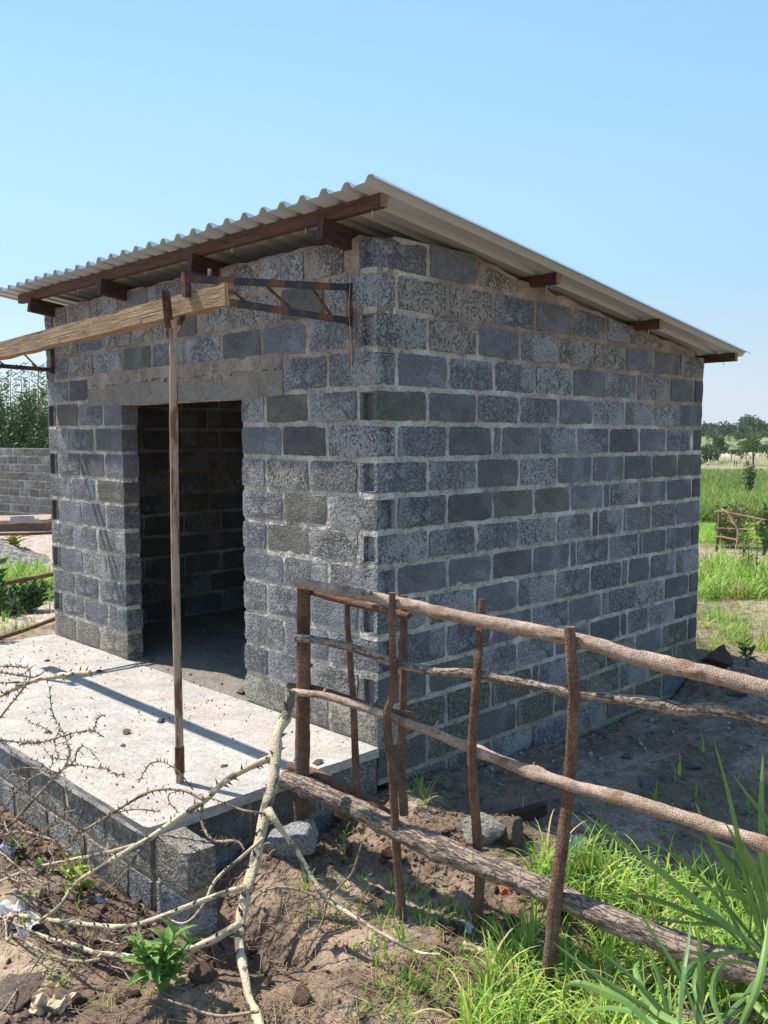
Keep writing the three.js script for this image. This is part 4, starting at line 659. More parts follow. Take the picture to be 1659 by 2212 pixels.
rock('stone', 'big brown stone half buried at the bottom left corner', 'stone', 40, 2150, 0.12, std({ map: soilTex, bumpMap: soilBump, bumpScale: 0.02, roughness: 1, rgb: [0.42, 0.31, 0.235] }), 3, 0.9, 0.4);
rock('soil_clod', 'red brown clod among straw at the bottom, below the thorn branch foot', 'soil', 655, 2168, 0.05, std({ map: soilTex, bumpMap: soilBump, bumpScale: 0.03, roughness: 1, rgb: [0.42, 0.25, 0.15] }), 4, 0.2, 0.9);
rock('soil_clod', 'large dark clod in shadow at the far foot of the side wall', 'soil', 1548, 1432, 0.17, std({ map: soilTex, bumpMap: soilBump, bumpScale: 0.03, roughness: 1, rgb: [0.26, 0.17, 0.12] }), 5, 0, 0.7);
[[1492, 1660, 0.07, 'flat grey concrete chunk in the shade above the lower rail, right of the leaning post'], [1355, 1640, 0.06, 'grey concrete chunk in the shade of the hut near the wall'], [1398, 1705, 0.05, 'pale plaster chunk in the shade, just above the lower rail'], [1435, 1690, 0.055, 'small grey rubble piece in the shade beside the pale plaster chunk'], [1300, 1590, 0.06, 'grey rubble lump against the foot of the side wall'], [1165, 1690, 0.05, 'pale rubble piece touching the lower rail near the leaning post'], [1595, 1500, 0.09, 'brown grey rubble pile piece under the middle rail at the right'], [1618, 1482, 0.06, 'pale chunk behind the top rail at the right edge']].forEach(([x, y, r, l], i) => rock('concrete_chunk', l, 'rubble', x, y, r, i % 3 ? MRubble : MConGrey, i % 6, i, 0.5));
[[646, 1648, 0], [347, 1560, 0.033], [275, 1584, 0.03], [265, 1612, 0.02], [213, 1452, 0.03], [520, 1496, 0.045], [483, 1656, 0.022], [325, 1428, 0.024], [103, 1428, 0.022], [687, 1650, 0.035], [100, 1583, 0.02]].forEach(([x, y, r], i) => r && rock('concrete_crumb', ['', 'grey block chip lying in the beam shadow on the slab', 'grey crumb on the sunlit slab between beam shadow and slab edge', 'small dark crumb on the slab just below a larger one', 'grey chip on the slab by the broken end of the dry branch', 'white crumb at the foot of the right door pier', 'crumb cluster on the slab right of the pipe post', 'chip on the threshold at the doorway', 'dark chip on the slab near the left pier', 'flat grey chip on the slab corner behind the fence post', 'bluish chip at the left edge of the slab'][i], 'rubble', x, y, r, MRubble, i % 6, i * 1.3, 0.6, 0.0));
// timber offcut with a nail
{
  const p = gp(1132, 1775), a = onY(1092, 1768, p.y + 0.03), b = onY(1176, 1746, p.y + 0.03); const t = thing('timber_offcut', 'short dark squared timber offcut with a nail standing in it, in the hut shade', 'offcut');
  pmesh('timber', bar(a, b, 0.05, 0.06), MDarkWood, t); const d = a.clone().sub(b).normalize(); pmesh('end_grain', bar(a.clone().addScaledVector(d, 0.0015), a.clone().addScaledVector(d, -0.001), 0.049, 0.059), MEndWood, t);
  const m = a.clone().lerp(b, 0.45); pmesh('nail', new THREE.CylinderGeometry(0.0025, 0.0025, 0.07, 6).translate(m.x, m.y + 0.06, m.z), MNail, t); pmesh('nail_head', new THREE.CylinderGeometry(0.006, 0.006, 0.002, 8).translate(m.x, m.y + 0.095, m.z), MNail, t);
}
// litter
function crumple(w, h, seed, amp, n = 14) { const g = new THREE.PlaneGeometry(w, h, n, n); const p = g.attributes.position; for (let i = 0; i < p.count; i++) { const x = p.getX(i), y = p.getY(i); p.setXYZ(i, x + amp * 0.5 * n3(x / w * 5, y / h * 5, seed), y + amp * 0.5 * n3(x / w * 5 + 9, y / h * 5, seed), amp * (n3(x / w * 4, y / h * 4, seed + 5) + 0.6 * n3(x / w * 9, y / h * 9, seed + 2))); } const q = g.toNonIndexed(); q.computeVertexNormals(); return q; }
function litter(name, label, cat, px, py, w, h, amp, rgb, rot, lift, o = {}) { const p = gp(px, py), m = new THREE.MeshStandardMaterial({ roughness: o.rough ?? 0.5, side: THREE.DoubleSide }); m.color.setRGB(...rgb); const q = mesh(name, crumple(w, h, px, amp), m); q.position.set(p.x, p.y + lift, p.z); q.rotation.set(...rot); return tag(q, label, cat); }
litter('plastic_sheet', 'pale blue white plastic sheet piece standing in the grass behind the leaning post', 'litter', 1243, 1868, 0.075, 0.13, 0.004, [0.62, 0.74, 0.86], [-0.15, 0.75, -0.05], 0.09);
litter('plastic_bag', 'crumpled white plastic bag half buried in the soil at the left edge', 'litter', 40, 1998, 0.3, 0.12, 0.035, [0.62, 0.61, 0.58], [-1.4, 0.1, 0.1], 0.025);
litter('wrapper', 'shiny purple and white wrapper at the left edge by the footing', 'litter', 14, 1868, 0.09, 0.06, 0.02, [0.55, 0.48, 0.72], [-1.0, 0.6, 0.3], 0.02, { rough: 0.25 });
litter('paper_bag', 'crushed tan paper bag at the bottom left edge of the photo', 'litter', 112, 2200, 0.13, 0.11, 0.035, [0.62, 0.47, 0.31], [-0.9, 0.7, 0.2], 0.04, { rough: 0.9 });
litter('rag', 'crumpled orange brown rag under the bottom log beside the fence corner', 'litter', 752, 1776, 0.13, 0.09, 0.035, [0.52, 0.25, 0.08], [-1.0, 0.6, 0.2], 0.03, { rough: 0.9 });
litter('foil_scrap', 'small blue grey foil scrap on the soil below the footing', 'litter', 218, 1960, 0.06, 0.025, 0.008, [0.32, 0.38, 0.46], [-1.2, 0.4, 0.5], 0.012, { rough: 0.3 });
litter('wrapper', 'tiny red and white wrapper under the log near the middle post', 'litter', 1090, 1938, 0.035, 0.03, 0.01, [0.75, 0.16, 0.06], [-0.5, 0.7, 0.2], 0.015);
litter('wrapper', 'small crumpled white wrapper in the grass left of the leaning post', 'litter', 1148, 2100, 0.035, 0.05, 0.012, [0.72, 0.76, 0.82], [-0.6, 0.5, 0.5], 0.05);
litter('dry_leaf_sheath', 'dry straw coloured leaf sheath lying on the soil left of the grass', 'leaf', 1035, 2062, 0.15, 0.04, 0.012, [0.62, 0.47, 0.33], [-1.3, 0.3, 0.4], 0.015, { rough: 0.95 });
litter('wrapper', 'small blue white wrapper in the shade at the foot of the middle post', 'litter', 1012, 2018, 0.035, 0.045, 0.008, [0.68, 0.76, 0.86], [-0.7, 0.8, 0.2], 0.02);

// clods, chips, straw
{
  const r = rng(91), cl = [], chips = [], straw = [], C = (a, b, c) => new THREE.Color().setRGB(a, b, c);
  const clodGeo = lumpGeo(97, 1, 1.1, 2.4);
  for (let i = 0; i < 22000; i++) {
    const x = rr(-1.9, 2.6, r), z = rr(-0.4, 2.6, r); if (underHut(x, z) || (x > 0.02 && x < 0.36 && z > 1.36 && z < 1.54)) continue; const dn = smooth(-0.25, 0.35, n3(x * 1.7 + 4, 9, z * 1.7)); if (r() > 0.12 + dn) continue;
    const s = 0.0025 + 0.015 * Math.pow(r(), 4), q = soilColour(x, z), k = rr(0.7, 1.12, r); cl.push({ p: V(x, H(x, z) + s * 0.25, z), q: eul(r() * 6, r() * 6, r() * 6), s: [s * rr(0.9, 1.7, r), s * rr(0.6, 1.2, r), s], c: C(q[0] * k, q[1] * k, q[2] * k) });
  }
  const mid = []; for (let i = 0; i < 1500; i++) { const x = rr(-1.3, 1.7, r), z = rr(0.1, 2.5, r); if (underHut(x, z) || (x > 0 && x < 0.38 && z > 1.34 && z < 1.56)) continue; const q = soilColour(x, z), dk = smooth(0.34, 0.2, q[0]); if (r() > 0.08 + dk * 0.5) continue; const s = 0.009 + 0.026 * Math.pow(r(), 3), k = rr(0.75, 1.1, r); mid.push({ p: V(x, H(x, z) + s * 0.15, z), q: eul(r() * 6, r() * 6, r() * 6), s: [s * rr(0.9, 1.5, r), s * rr(0.6, 1, r), s], c: C(q[0] * k, q[1] * k, q[2] * k) }); }
  inst('soil_clods', lumpGeo(131, 3, 0.7, 2.8), std({ map: soilTex, bumpMap: soilBump, bumpScale: 0.02, roughness: 1 }), mid);
  inst('soil_crumbs', clodGeo, std({ map: soilTex, roughness: 1 }), cl);
  for (let i = 0; i < 1500; i++) { const x = rr(-4.3, -0.02, r), z = rr(0.01, 1.5, r); if (r() > 0.25 + smooth(0, 0.3, n3(x * 2, 4, z * 2)) + smooth(0.25, 0, z)) continue; const s = 0.002 + 0.007 * Math.pow(r(), 4); const k = rr(0.2, 0.5, r); chips.push({ p: V(x, 0.002 + s * 0.3, z), q: eul(r() * 6, r() * 6, r() * 6), s, c: C(k, k * 0.98, k * 0.95) }); }
  for (let i = 0; i < 900; i++) { const x = rr(-4.2, -0.2, r), z = rr(-2.5, 0, r), s = 0.003 + 0.014 * Math.pow(r(), 4), k = rr(0.2, 0.45, r); chips.push({ p: V(x, -0.002 + s * 0.3, z), q: eul(r() * 6, r() * 6, r() * 6), s, c: C(k, k * 0.98, k * 0.95) }); }
  for (let i = 0; i < 2600; i++) { const x = rr(0.02, 3, r), z = rr(-5.2, 0.35, r), s = 0.004 + 0.018 * Math.pow(r(), 4), k = rr(0.25, 0.55, r); if (r() < 0.3 + 0.6 * smooth(0, 2, x)) continue; chips.push({ p: V(x, H(x, z) + s * 0.3, z), q: eul(r() * 6, r() * 6, r() * 6), s: [s * 1.3, s * 0.7, s], c: C(k, k * 0.96, k * 0.9) }); }
  inst('gravel_chips', stonesLo[2], std({ map: slabTex, roughness: 1, rgb: [1.6, 1.6, 1.6] }), chips);
  const sg = new THREE.CylinderGeometry(0.0012, 0.0008, 1, 4).rotateZ(Math.PI / 2);
  for (const [px, py, n, sp] of [[300, 2180, 60, 0.22], [740, 2190, 90, 0.3], [780, 1770, 50, 0.14], [620, 2080, 60, 0.22], [900, 1800, 40, 0.15], [780, 1985, 40, 0.14], [200, 2000, 50, 0.35], [960, 2120, 40, 0.25], [420, 2000, 30, 0.3]]) { const c = groundHit(px, py); for (let i = 0; i < n * 2.2; i++) { const x = c.x + rr(-sp, sp, r), z = c.z + rr(-sp, sp, r); if (underHut(x, z)) continue; const k = rr(0.5, 1.1, r); straw.push({ p: V(x, H(x, z) + rr(0.004, 0.02, r), z), q: eul(0, r() * 6, rr(-0.3, 0.3, r)), s: [rr(0.04, 0.2, r), 1.3, 1.3], c: C(0.5 * k, 0.36 * k, 0.21 * k) }); } }
  inst('dry_straw', sg, std({ roughness: 0.9 }), straw);
}
// ---------------------------------------------------------------- grass
function blade(len, w, bend, seed, segs = 5, twist = 0.4) { // one arching blade from the origin, leaning to +x
  const P = [], r = rng(seed), pts = []; let a = Math.PI / 2 - 0.08 - 0.1 * r(), x = 0, y = 0, z = 0, dz = rr(-0.25, 0.25, r);
  for (let i = 0; i <= segs; i++) { const t = i / segs, ww = w * (t < 0.25 ? 0.6 + 1.6 * t : 1) * Math.pow(1 - t, 0.7) * 0.5 + 0.0002, n = V(0, 0, 1).applyAxisAngle(V(0, 1, 0), twist * (t - 0.3)); pts.push([V(x, y, z).addScaledVector(n, -ww), V(x, y - ww * 0.35, z), V(x, y, z).addScaledVector(n, ww)]); const s = len / segs; x += Math.cos(a) * s; y += Math.sin(a) * s; z += dz * s * t; a -= bend / segs * (0.4 + 1.2 * t); }
  for (let i = 0; i < segs; i++) { const [a0, b0, c0] = pts[i], [a1, b1, c1] = pts[i + 1]; for (const v of [a0, b0, a1, b0, b1, a1, b0, c0, b1, c0, c1, b1]) P.push(v.x, v.y, v.z); }
  const g = new THREE.BufferGeometry(); g.setAttribute('position', new THREE.Float32BufferAttribute(P, 3)); g.computeVertexNormals(); g.setAttribute('uv', new THREE.Float32BufferAttribute(new Float32Array(P.length / 3 * 2), 2)); return g;
}
function tuft(n, lo, hi, w, bend, spread, seed, segs = 5) { const r = rng(seed), l = []; for (let i = 0; i < n; i++) { const g = blade(rr(lo, hi, r), w * rr(0.6, 1.2, r), bend * rr(0.4, 1.5, r), seed * 50 + i, segs); g.rotateZ(rr(-0.5, 0.12, r)); g.rotateY(r() * 6.3); g.translate(rr(-spread, spread, r), -0.01, rr(-spread, spread, r)); l.push(g); } return merge(l); }
const leafy = [[0.27, 0.42, 0.04], [0.2, 0.35, 0.035], [0.34, 0.46, 0.06], [0.16, 0.29, 0.03]];
const MGrass = leafMat([1, 1, 1], 0.4), gcol = (r, k = 1) => { const c = r() < 0.07 ? [0.5, 0.38, 0.16] : leafy[Math.floor(r() * 4)], q = k * 1.35 * rr(0.75, 1.2, r); return new THREE.Color().setRGB(c[0] * q, c[1] * q, c[2] * q); };
function sow(name, label, geos, n, poly, sMin, sMax, seed, o = {}) {
  const r = rng(seed), lists = geos.map(() => []), xs = poly.map(p => p[0]), ys = poly.map(p => p[1]), x0 = Math.min(...xs), x1 = Math.max(...xs), y0 = Math.min(...ys), y1 = Math.max(...ys);
  const inside = (x, y) => { let c = false; for (let i = 0, j = poly.length - 1; i < poly.length; j = i++) if ((ys[i] > y) !== (ys[j] > y) && x < (xs[j] - xs[i]) * (y - ys[i]) / (ys[j] - ys[i]) + xs[i]) c = !c; return c; };
  for (let i = 0; i < n; i++) { const px = rr(x0, x1, r), py = rr(y0, y1, r); if (!inside(px, py)) continue; const p = groundHit(px, py); if (underHut(p.x, p.z) && o.far !== 1) continue; if (o.patch && n3(p.x * o.patch, 3, p.z * o.patch) < (o.cut ?? 0)) continue; p.y = o.far ? p.y : H(p.x, p.z); const s = rr(sMin, sMax, r); lists[Math.floor(r() * geos.length)].push({ p, q: eul(0, r() * 6.3, 0), s: [s, s * rr(0.85, 1.15, r), s], c: gcol(r, o.k ?? 1) }); }
  geos.forEach((g, i) => { if (lists[i].length) { const m = inst(name, g, MGrass, lists[i]); m.userData.label = label; } });
}
const tall = [1, 2, 3].map(s => tuft(7, 0.14, 0.34, 0.0155, 2.0, 0.035, s, 7)), short = [4, 5].map(s => tuft(6, 0.03, 0.09, 0.005, 1.3, 0.02, s, 4)), seedling = [6, 7].map(s => tuft(4, 0.05, 0.13, 0.009, 1.6, 0.006, s, 5));
sow('grass', 'bright green arching grass at the lower right', tall, 980, [[1150, 1900], [1250, 1850], [1400, 1870], [1659, 1900], [1850, 1950], [1850, 2300], [1000, 2300], [1040, 2180], [1110, 2080], [1150, 1990]], 0.75, 1.25, 1, { patch: 3.2, cut: -0.42 });
sow('grass', 'bright green arching grass at the lower right', tall, 70, [[1090, 2080], [1150, 2010], [1130, 2230], [1000, 2230]], 0.6, 1.0, 2);
sow('seedling_grass', 'scattered small grass seedlings on the soil', short, 300, [[640, 1960], [900, 1930], [1130, 1990], [1060, 2230], [760, 2230], [800, 2080]], 0.8, 1.5, 3);
sow('seedling_grass', 'scattered small grass seedlings on the soil', seedling, 60, [[560, 1800], [900, 1830], [1100, 2050], [900, 2150], [640, 2000]], 0.7, 1.3, 4);
sow('seedling_grass', 'scattered small grass seedlings on the soil', seedling, 40, [[0, 1820], [300, 1850], [460, 2050], [300, 2200], [0, 2200]], 0.6, 1.1, 5);
sow('seedling_grass', 'scattered small grass seedlings in the shade', seedling, 40, [[1250, 1750], [1659, 1560], [1659, 1880], [1300, 1830]], 0.8, 1.4, 6);
sow('seedling_grass', 'grass seedlings at the foot of the side wall', seedling, 14, [[850, 1690], [960, 1690], [940, 1760], [860, 1750]], 1, 1.8, 7);
// tall cane grass at the right: each leaf its own piece
{
  const c = thing('cane_grass', 'large clump of long broad cane grass leaves at the right edge, over the log', 'grass clump', V(0, 0, 0)), ML = [[0.16, 0.30, 0.06], [0.21, 0.36, 0.075], [0.13, 0.245, 0.07]].map(k => leafMat(k, 0.3));
  ML.forEach(m => { m.roughness = 0.5; });
  const c8 = (x, y) => [(1900 + x / 1.445) / 1.8373, (2600 + y / 1.445) / 1.8373];
  const ribbon = (pts, w, k) => { const cv = new THREE.CatmullRomCurve3(pts), n = 16, P = []; const row = []; for (let i = 0; i <= n; i++) { const t = i / n, p = cv.getPointAt(t), tg = cv.getTangentAt(t), view = p.clone().sub(CAM).normalize(), s = tg.clone().cross(view).normalize().applyAxisAngle(tg, 0.7 * Math.sin(k * 2.1 + t * 1.5)), up = s.clone().cross(tg).normalize(), ww = w * 0.5 * Math.pow(Math.sin(Math.PI * clamp(0.1 + 0.9 * t, 0, 1)), 0.6) * (1 - 0.35 * t) + 0.0005; row.push([p.clone().addScaledVector(s, -ww).addScaledVector(up, ww * 0.3), p, p.clone().addScaledVector(s, ww).addScaledVector(up, ww * 0.3)]); } for (let i = 0; i < n; i++) for (let j = 0; j < 2; j++) for (const v of [row[i][j], row[i][j + 1], row[i + 1][j], row[i][j + 1], row[i + 1][j + 1], row[i + 1][j]]) P.push(v.x, v.y, v.z); const g = new THREE.BufferGeometry(); g.setAttribute('position', new THREE.Float32BufferAttribute(P, 3)); g.computeVertexNormals(); pmesh('leaf', g, ML[k % 3], c); };
  const leaf = (l, z0, z1, w, k) => ribbon(l.map(([x, y], i) => { const [a, b] = c8(x, y); const r = ray(a, b), d = lerp(z0, z1, i / (l.length - 1)); return at(a, b, d); }), w, k); // z0, z1: depth at the root and at the tip
  [[[1600, 1560], [1530, 1250], [1480, 1000], [1420, 740], [1345, 475]], [[1680, 1740], [1500, 1600], [1300, 1450], [1080, 1270], [800, 1060], [583, 893]], [[1650, 1720], [1400, 1420], [1250, 1260], [1100, 1130], [908, 1028]], [[1850, 1300], [1659, 950], [1560, 820], [1450, 678]], [[1560, 1500], [1450, 1250], [1330, 1050], [1240, 838]],
    [[1450, 1560], [1250, 1500], [1100, 1435], [980, 1395], [880, 1380], [795, 1395]], [[1080, 2130], [1000, 2050], [800, 1920], [600, 1780], [418, 1640]], [[1000, 2130], [850, 1990], [700, 1920], [560, 1880], [500, 1910], [490, 2000]], [[1260, 2130], [1200, 1950], [1100, 1750], [1000, 1600], [890, 1420]], [[1150, 2000], [1180, 1850], [1250, 1760], [1450, 1705], [1680, 1700]],
    [[1700, 1500], [1640, 1200], [1620, 900], [1630, 565]], [[1500, 1650], [1400, 1560], [1200, 1540], [950, 1500]], [[1120, 2130], [1000, 1980], [880, 1850], [740, 1730], [690, 1690]], [[1260, 2130], [1275, 1900], [1270, 1700], [1255, 1540]], [[1150, 2130], [1175, 1800], [1200, 1650], [1215, 1520]], [[1030, 2130], [900, 2050], [740, 2020], [560, 2040]], [[1659, 2080], [1560, 1980], [1480, 1960], [1350, 2010]],
    [[1640, 1640], [1540, 1300], [1420, 1150], [1290, 1060], [1160, 990]], [[1700, 1700], [1600, 1350], [1500, 1120], [1420, 970], [1400, 960]], [[1720, 1800], [1660, 1500], [1590, 1250], [1500, 1050]], [[1700, 1900], [1500, 1600], [1380, 1340], [1300, 1150]], [[1400, 2130], [1340, 1950], [1390, 1780], [1520, 1770], [1659, 1830]], [[1180, 2130], [1000, 2020], [900, 1820], [920, 1750]], [[1330, 2130], [1500, 1980], [1590, 1860], [1690, 1800]],
    [[1690, 1350], [1600, 1200], [1480, 1120], [1340, 1060]], [[1750, 1600], [1560, 1420], [1420, 1360], [1250, 1330]], [[1680, 2130], [1600, 2000], [1500, 2040], [1330, 2110]], [[1100, 2130], [1050, 1900], [1000, 1750], [950, 1650]], [[1500, 2140], [1600, 1900], [1640, 1700], [1660, 1500]], [[1300, 2140], [1230, 1900], [1290, 1750], [1400, 1730]]
  ].forEach((l, k) => { const low = l[0][1] > 1950; leaf(l, low ? 2.75 + 0.02 * (k % 7) : 3.1 + 0.03 * (k % 9), (low ? 2.85 : 3.0) + 0.05 * (k % 6), [0.022, 0.028, 0.019][k % 3] * (k === 5 ? 1.4 : 1), k); });
  const st = [[[1530, 1780], [1560, 1500], [1580, 1200]], [[1640, 1900], [1630, 1600], [1600, 1300]]]; st.forEach((l, i) => pmesh('stem', stick(l.map(([x, y]) => at(...c8(x, y), 3.2)), [0.006, 0.004], { seed: 70 + i, sides: 7 }).geo, ML[1], c));
}
// broadleaf weeds
function broadLeaf(len, w, seed) { const nL = 14, nW = 4, P = [], r = rng(seed), curl = rr(0.3, 1.1, r), row = []; for (let i = 0; i <= nL; i++) { const t = i / nL, ww = w * Math.pow(Math.sin(Math.PI * Math.pow(t, 0.75)), 0.85) * (1 + 0.2 * Math.sin(t * 30 + seed)) * 0.5 + 0.0008; const a = curl * t, x = len * (Math.sin(a) / Math.max(curl, 0.01)) * 1, y = -len * (1 - Math.cos(a)) / Math.max(curl, 0.01) * 0.9; row.push(Array.from({ length: nW + 1 }, (_, j) => { const s = j / nW * 2 - 1; return V(x, y + Math.abs(s) * ww * 0.55 + 0.004 * Math.sin(t * 30 + s * 2), s * ww); })); } for (let i = 0; i < nL; i++) for (let j = 0; j < nW; j++) for (const v of [row[i][j], row[i][j + 1], row[i + 1][j], row[i][j + 1], row[i + 1][j + 1], row[i + 1][j]]) P.push(v.x, v.y, v.z); const g = new THREE.BufferGeometry(); g.setAttribute('position', new THREE.Float32BufferAttribute(P, 3)); g.computeVertexNormals(); return g; }
const leafVar = [1, 2, 3, 4].map(s => broadLeaf(1, 0.34, s * 9));
function weed(label, px, py, h, stems, seed, rgb, leafLen, perStem = 8) {
  const p = gp(px, py), g = thing('broadleaf_weed', label, 'plant', p), r = rng(seed), mats = [leafMat(rgb, 0.35), leafMat(rgb.map((v, i) => v * [1.35, 1.2, 1.1][i]), 0.4)];
  for (let s = 0; s < stems; s++) {
    const a = r() * 6.3, lean = rr(0.15, 0.55, r) * (s ? 1 : 0.2), top = V(Math.cos(a) * lean * h, h * rr(0.75, 1.05, r), Math.sin(a) * lean * h), st = stick([V(0, -0.02, 0), top.clone().multiplyScalar(0.5).add(V(0, h * 0.06, 0)), top], [h * 0.025, h * 0.012], { seed: seed + s, sides: 6, rough: 0.03 });
    pmesh('stem', st.geo, leafMat(rgb.map(v => v * 0.8), 0), g);
    for (let i = 0; i < perStem; i++) { const t = 0.3 + 0.7 * (i + 0.5) / perStem, m = pmesh('leaf', leafVar[Math.floor(r() * 4)], mats[r() < 0.65 ? 0 : 1], g), l = leafLen * rr(0.65, 1.15, r) * (t > 0.9 ? 0.75 : 1); m.position.copy(st.curve.getPointAt(t)); m.rotation.set(rr(-0.3, 0.3, r), i * 2.4 + r(), rr(0.1, 0.9, r) + (t > 0.85 ? 0.4 : 0), 'YZX'); m.scale.set(l, l, l); }
  }
  return g;
}
weed('lush green broadleaf weed with jagged leaves at the bottom left, below the stub wall', 352, 2155, 0.25, 6, 3, [0.15, 0.30, 0.04], 0.115, 11);
weed('yellow green broadleaf weed in the soil in front of the slab footing', 178, 1945, 0.2, 3, 8, [0.3, 0.4, 0.04], 0.115, 7);
weed('small green seedling by the footing right of the wrapper', 88, 1885, 0.06, 2, 12, [0.13, 0.28, 0.03], 0.06, 4);
weed('low dull green weed at the left edge under the thorn twigs', 28, 1862, 0.07, 3, 15, [0.08, 0.15, 0.04], 0.09, 5);
weed('dark little weed at the sunny edge behind the top rail', 1612, 1438, 0.2, 3, 18, [0.05, 0.11, 0.02], 0.12, 6);

// ---------------------------------------------------------------- left background: boundary wall, tank lid, gravel, stick fence, shrubs
{
  const b0 = V(-21.4, 0, -6.1), b1 = V(-19.37, 0, -6.53), dir = b1.clone().sub(b0).normalize(), rot = Math.atan2(-dir.z, dir.x), yb = -0.36, ytop = onZ(50, 968, -6.3).y, n = 9, ch = (ytop - yb) / n;
  const wall = thing('boundary_wall', 'grey block boundary wall in the left background under the trees', 'wall', V(b0.x, yb, b0.z)); wall.rotation.y = rot;
  const r = rng(401); const c = core(-3, 9, -0.3, n * ch - 0.005, -0.15, -0.012, () => [0.85, 0.78, 0.66]); pmesh('mortar_body', c, MM, wall);
  for (let k = 0; k < n; k++) for (let i = -7; i < 9; i++) { const x = i * 0.455 + (k & 1 ? 0.22 : 0), [geo, cls] = variant(0.43, null, r), q = pmesh('block', geo, MB[[1, 2, 5, 0, 6, 3][Math.floor(r() * 6)]], wall); q.position.set(x, (k + 0.5) * ch, -T / 2 + rr(-0.004, 0.004, r)); q.scale.set(1, (ch - 0.03) / BH, 1); if (r() < 0.2) q.scale.x = 0.95; }
}
{
  const a = onY(-60, 1146, -0.3), b = onY(103, 1143, -0.3), t = thing('tank_slab', 'low concrete tank cover slab in front of the boundary wall at the left', 'slab', a.clone().lerp(b, 0.5)); t.rotation.y = Math.atan2(-(b.z - a.z), b.x - a.x); const L0 = a.distanceTo(b);
  const bx = (w, h, d, x, y, z) => { const g = new THREE.BoxGeometry(w, h, d, 14, 2, 6), p = g.attributes.position; for (let i = 0; i < p.count; i++) p.setXYZ(i, p.getX(i) + x + 0.02 * n3(p.getX(i) * 4, p.getY(i) * 9, 3), p.getY(i) + y + 0.01 * n3(p.getX(i) * 4, 3, p.getZ(i) * 4), p.getZ(i) + z + 0.02 * n3(p.getX(i) * 4, 7, 1)); g.computeVertexNormals(); return boxUV(g); };
  pmesh('base', bx(L0 * 0.96, 0.3, 1.3, 0, 0, -0.7), std({ map: slabTex, bumpMap: slabBump, bumpScale: 0.01, rgb: [0.5, 0.38, 0.3] }), t); pmesh('lid', bx(L0, 0.09, 1.5, 0, 0.19, -0.7), std({ map: slabTex, bumpMap: slabBump, bumpScale: 0.01, rgb: [0.95, 0.75, 0.58] }), t);
  const p = onY(48, 1121, -0.02), q = mesh('loose_block', blockGeo(0.5, 0.15, 0.2, 55, null), std({ map: slabTex, rgb: [0.75, 0.75, 0.75] })); q.position.copy(p); q.rotation.y = t.rotation.y + 0.1; tag(q, 'single pale block lying on the tank cover slab at the left', 'block');
  const h = thing('rubble_heap', 'small heap of pale rubble beside the loose block on the tank cover', 'rubble', onY(82, 1124, -0.05)); for (let i = 0; i < 6; i++) { const s = pmesh('stone', stonesLo[i % 5], std({ map: slabTex, rgb: [0.95, 0.8, 0.68] }), h); s.position.set((i - 2.5) * 0.075, rr(-0.01, 0.02), (i % 2) * 0.06); s.scale.setScalar(rr(0.04, 0.06)); }
}
{ // gravel heap
  const c = groundHit(22, 1226), g = new THREE.PlaneGeometry(3.6, 3.4, 90, 90); g.rotateX(-Math.PI / 2); const p = g.attributes.position; for (let i = 0; i < p.count; i++) { const x = p.getX(i), z = p.getZ(i), d = Math.hypot(x, z * 1.1); p.setY(i, 0.66 * Math.max(0, 1 - d / 1.55) ** 1.05 + 0.05 * fbm(x * 4, 3, z * 4, 4) + 0.02 * n3(x * 19, 1, z * 19) - 0.06); } g.computeVertexNormals();
  const m = mesh('gravel_heap', boxUV(g), std({ map: soilTex, bumpMap: soilBump, bumpScale: 0.05, roughness: 1, rgb: [0.6, 0.54, 0.48] })); m.position.set(c.x - 1.1, groundH(c.x - 1.1, c.z), c.z + 0.2); tag(m, 'heap of grey building gravel on the yard behind the stick rails', 'gravel heap');
}
{
  const f = thing('stick_fence', 'thin stick fence of three rails running off past the left corner of the hut', 'fence'), rail = (l, y, ra, s) => pmesh('rail', stick(l.map(([px, py, x]) => onX(px, py, x)), ra, { seed: s, sides: 8 }).geo, MStick, f); var MStick = std({ map: barkTex, bumpMap: barkBump, bumpScale: 0.006, rgb: [0.5, 0.33, 0.2] });
  rail([[-200, 1158, -5.2], [0, 1154, -5.2], [60, 1153, -5.25], [118, 1151, -5.3], [160, 1150, -5.3]], 0, [0.016, 0.017], 201); rail([[-200, 1290, -5.2], [0, 1261, -5.2], [40, 1254, -5.2], [118, 1239, -5.2], [160, 1232, -5.2]], 0, [0.026, 0.024], 202); rail([[-200, 1432, -5.2], [0, 1377, -5.2], [60, 1358, -5.2], [118, 1337, -5.2], [160, 1324, -5.2]], 0, [0.03, 0.022], 203);
  for (const z of [1.3, -1.6]) pmesh('post', stick([V(-5.25, -0.45, z), V(-5.24, 0.3, z), V(-5.26, 1.0, z)], [0.03, 0.025], { seed: 210 + z, sides: 8 }).geo, MPost, f);
}
const sprig = tuft(9, 0.16, 0.34, 0.03, 1.2, 0.05, 31, 4), sprig2 = tuft(10, 0.1, 0.26, 0.022, 1.5, 0.09, 32, 4);
sow('grass', 'green grass patch behind the stick rails at the left', tall, 620, [[0, 1240], [118, 1238], [118, 1300], [60, 1312], [0, 1330], [-60, 1330], [-60, 1240]], 0.9, 1.5, 51);
sow('grass', 'sparse grass at the slab end', tall, 26, [[0, 1335], [118, 1310], [118, 1360], [0, 1385]], 0.5, 0.9, 52);
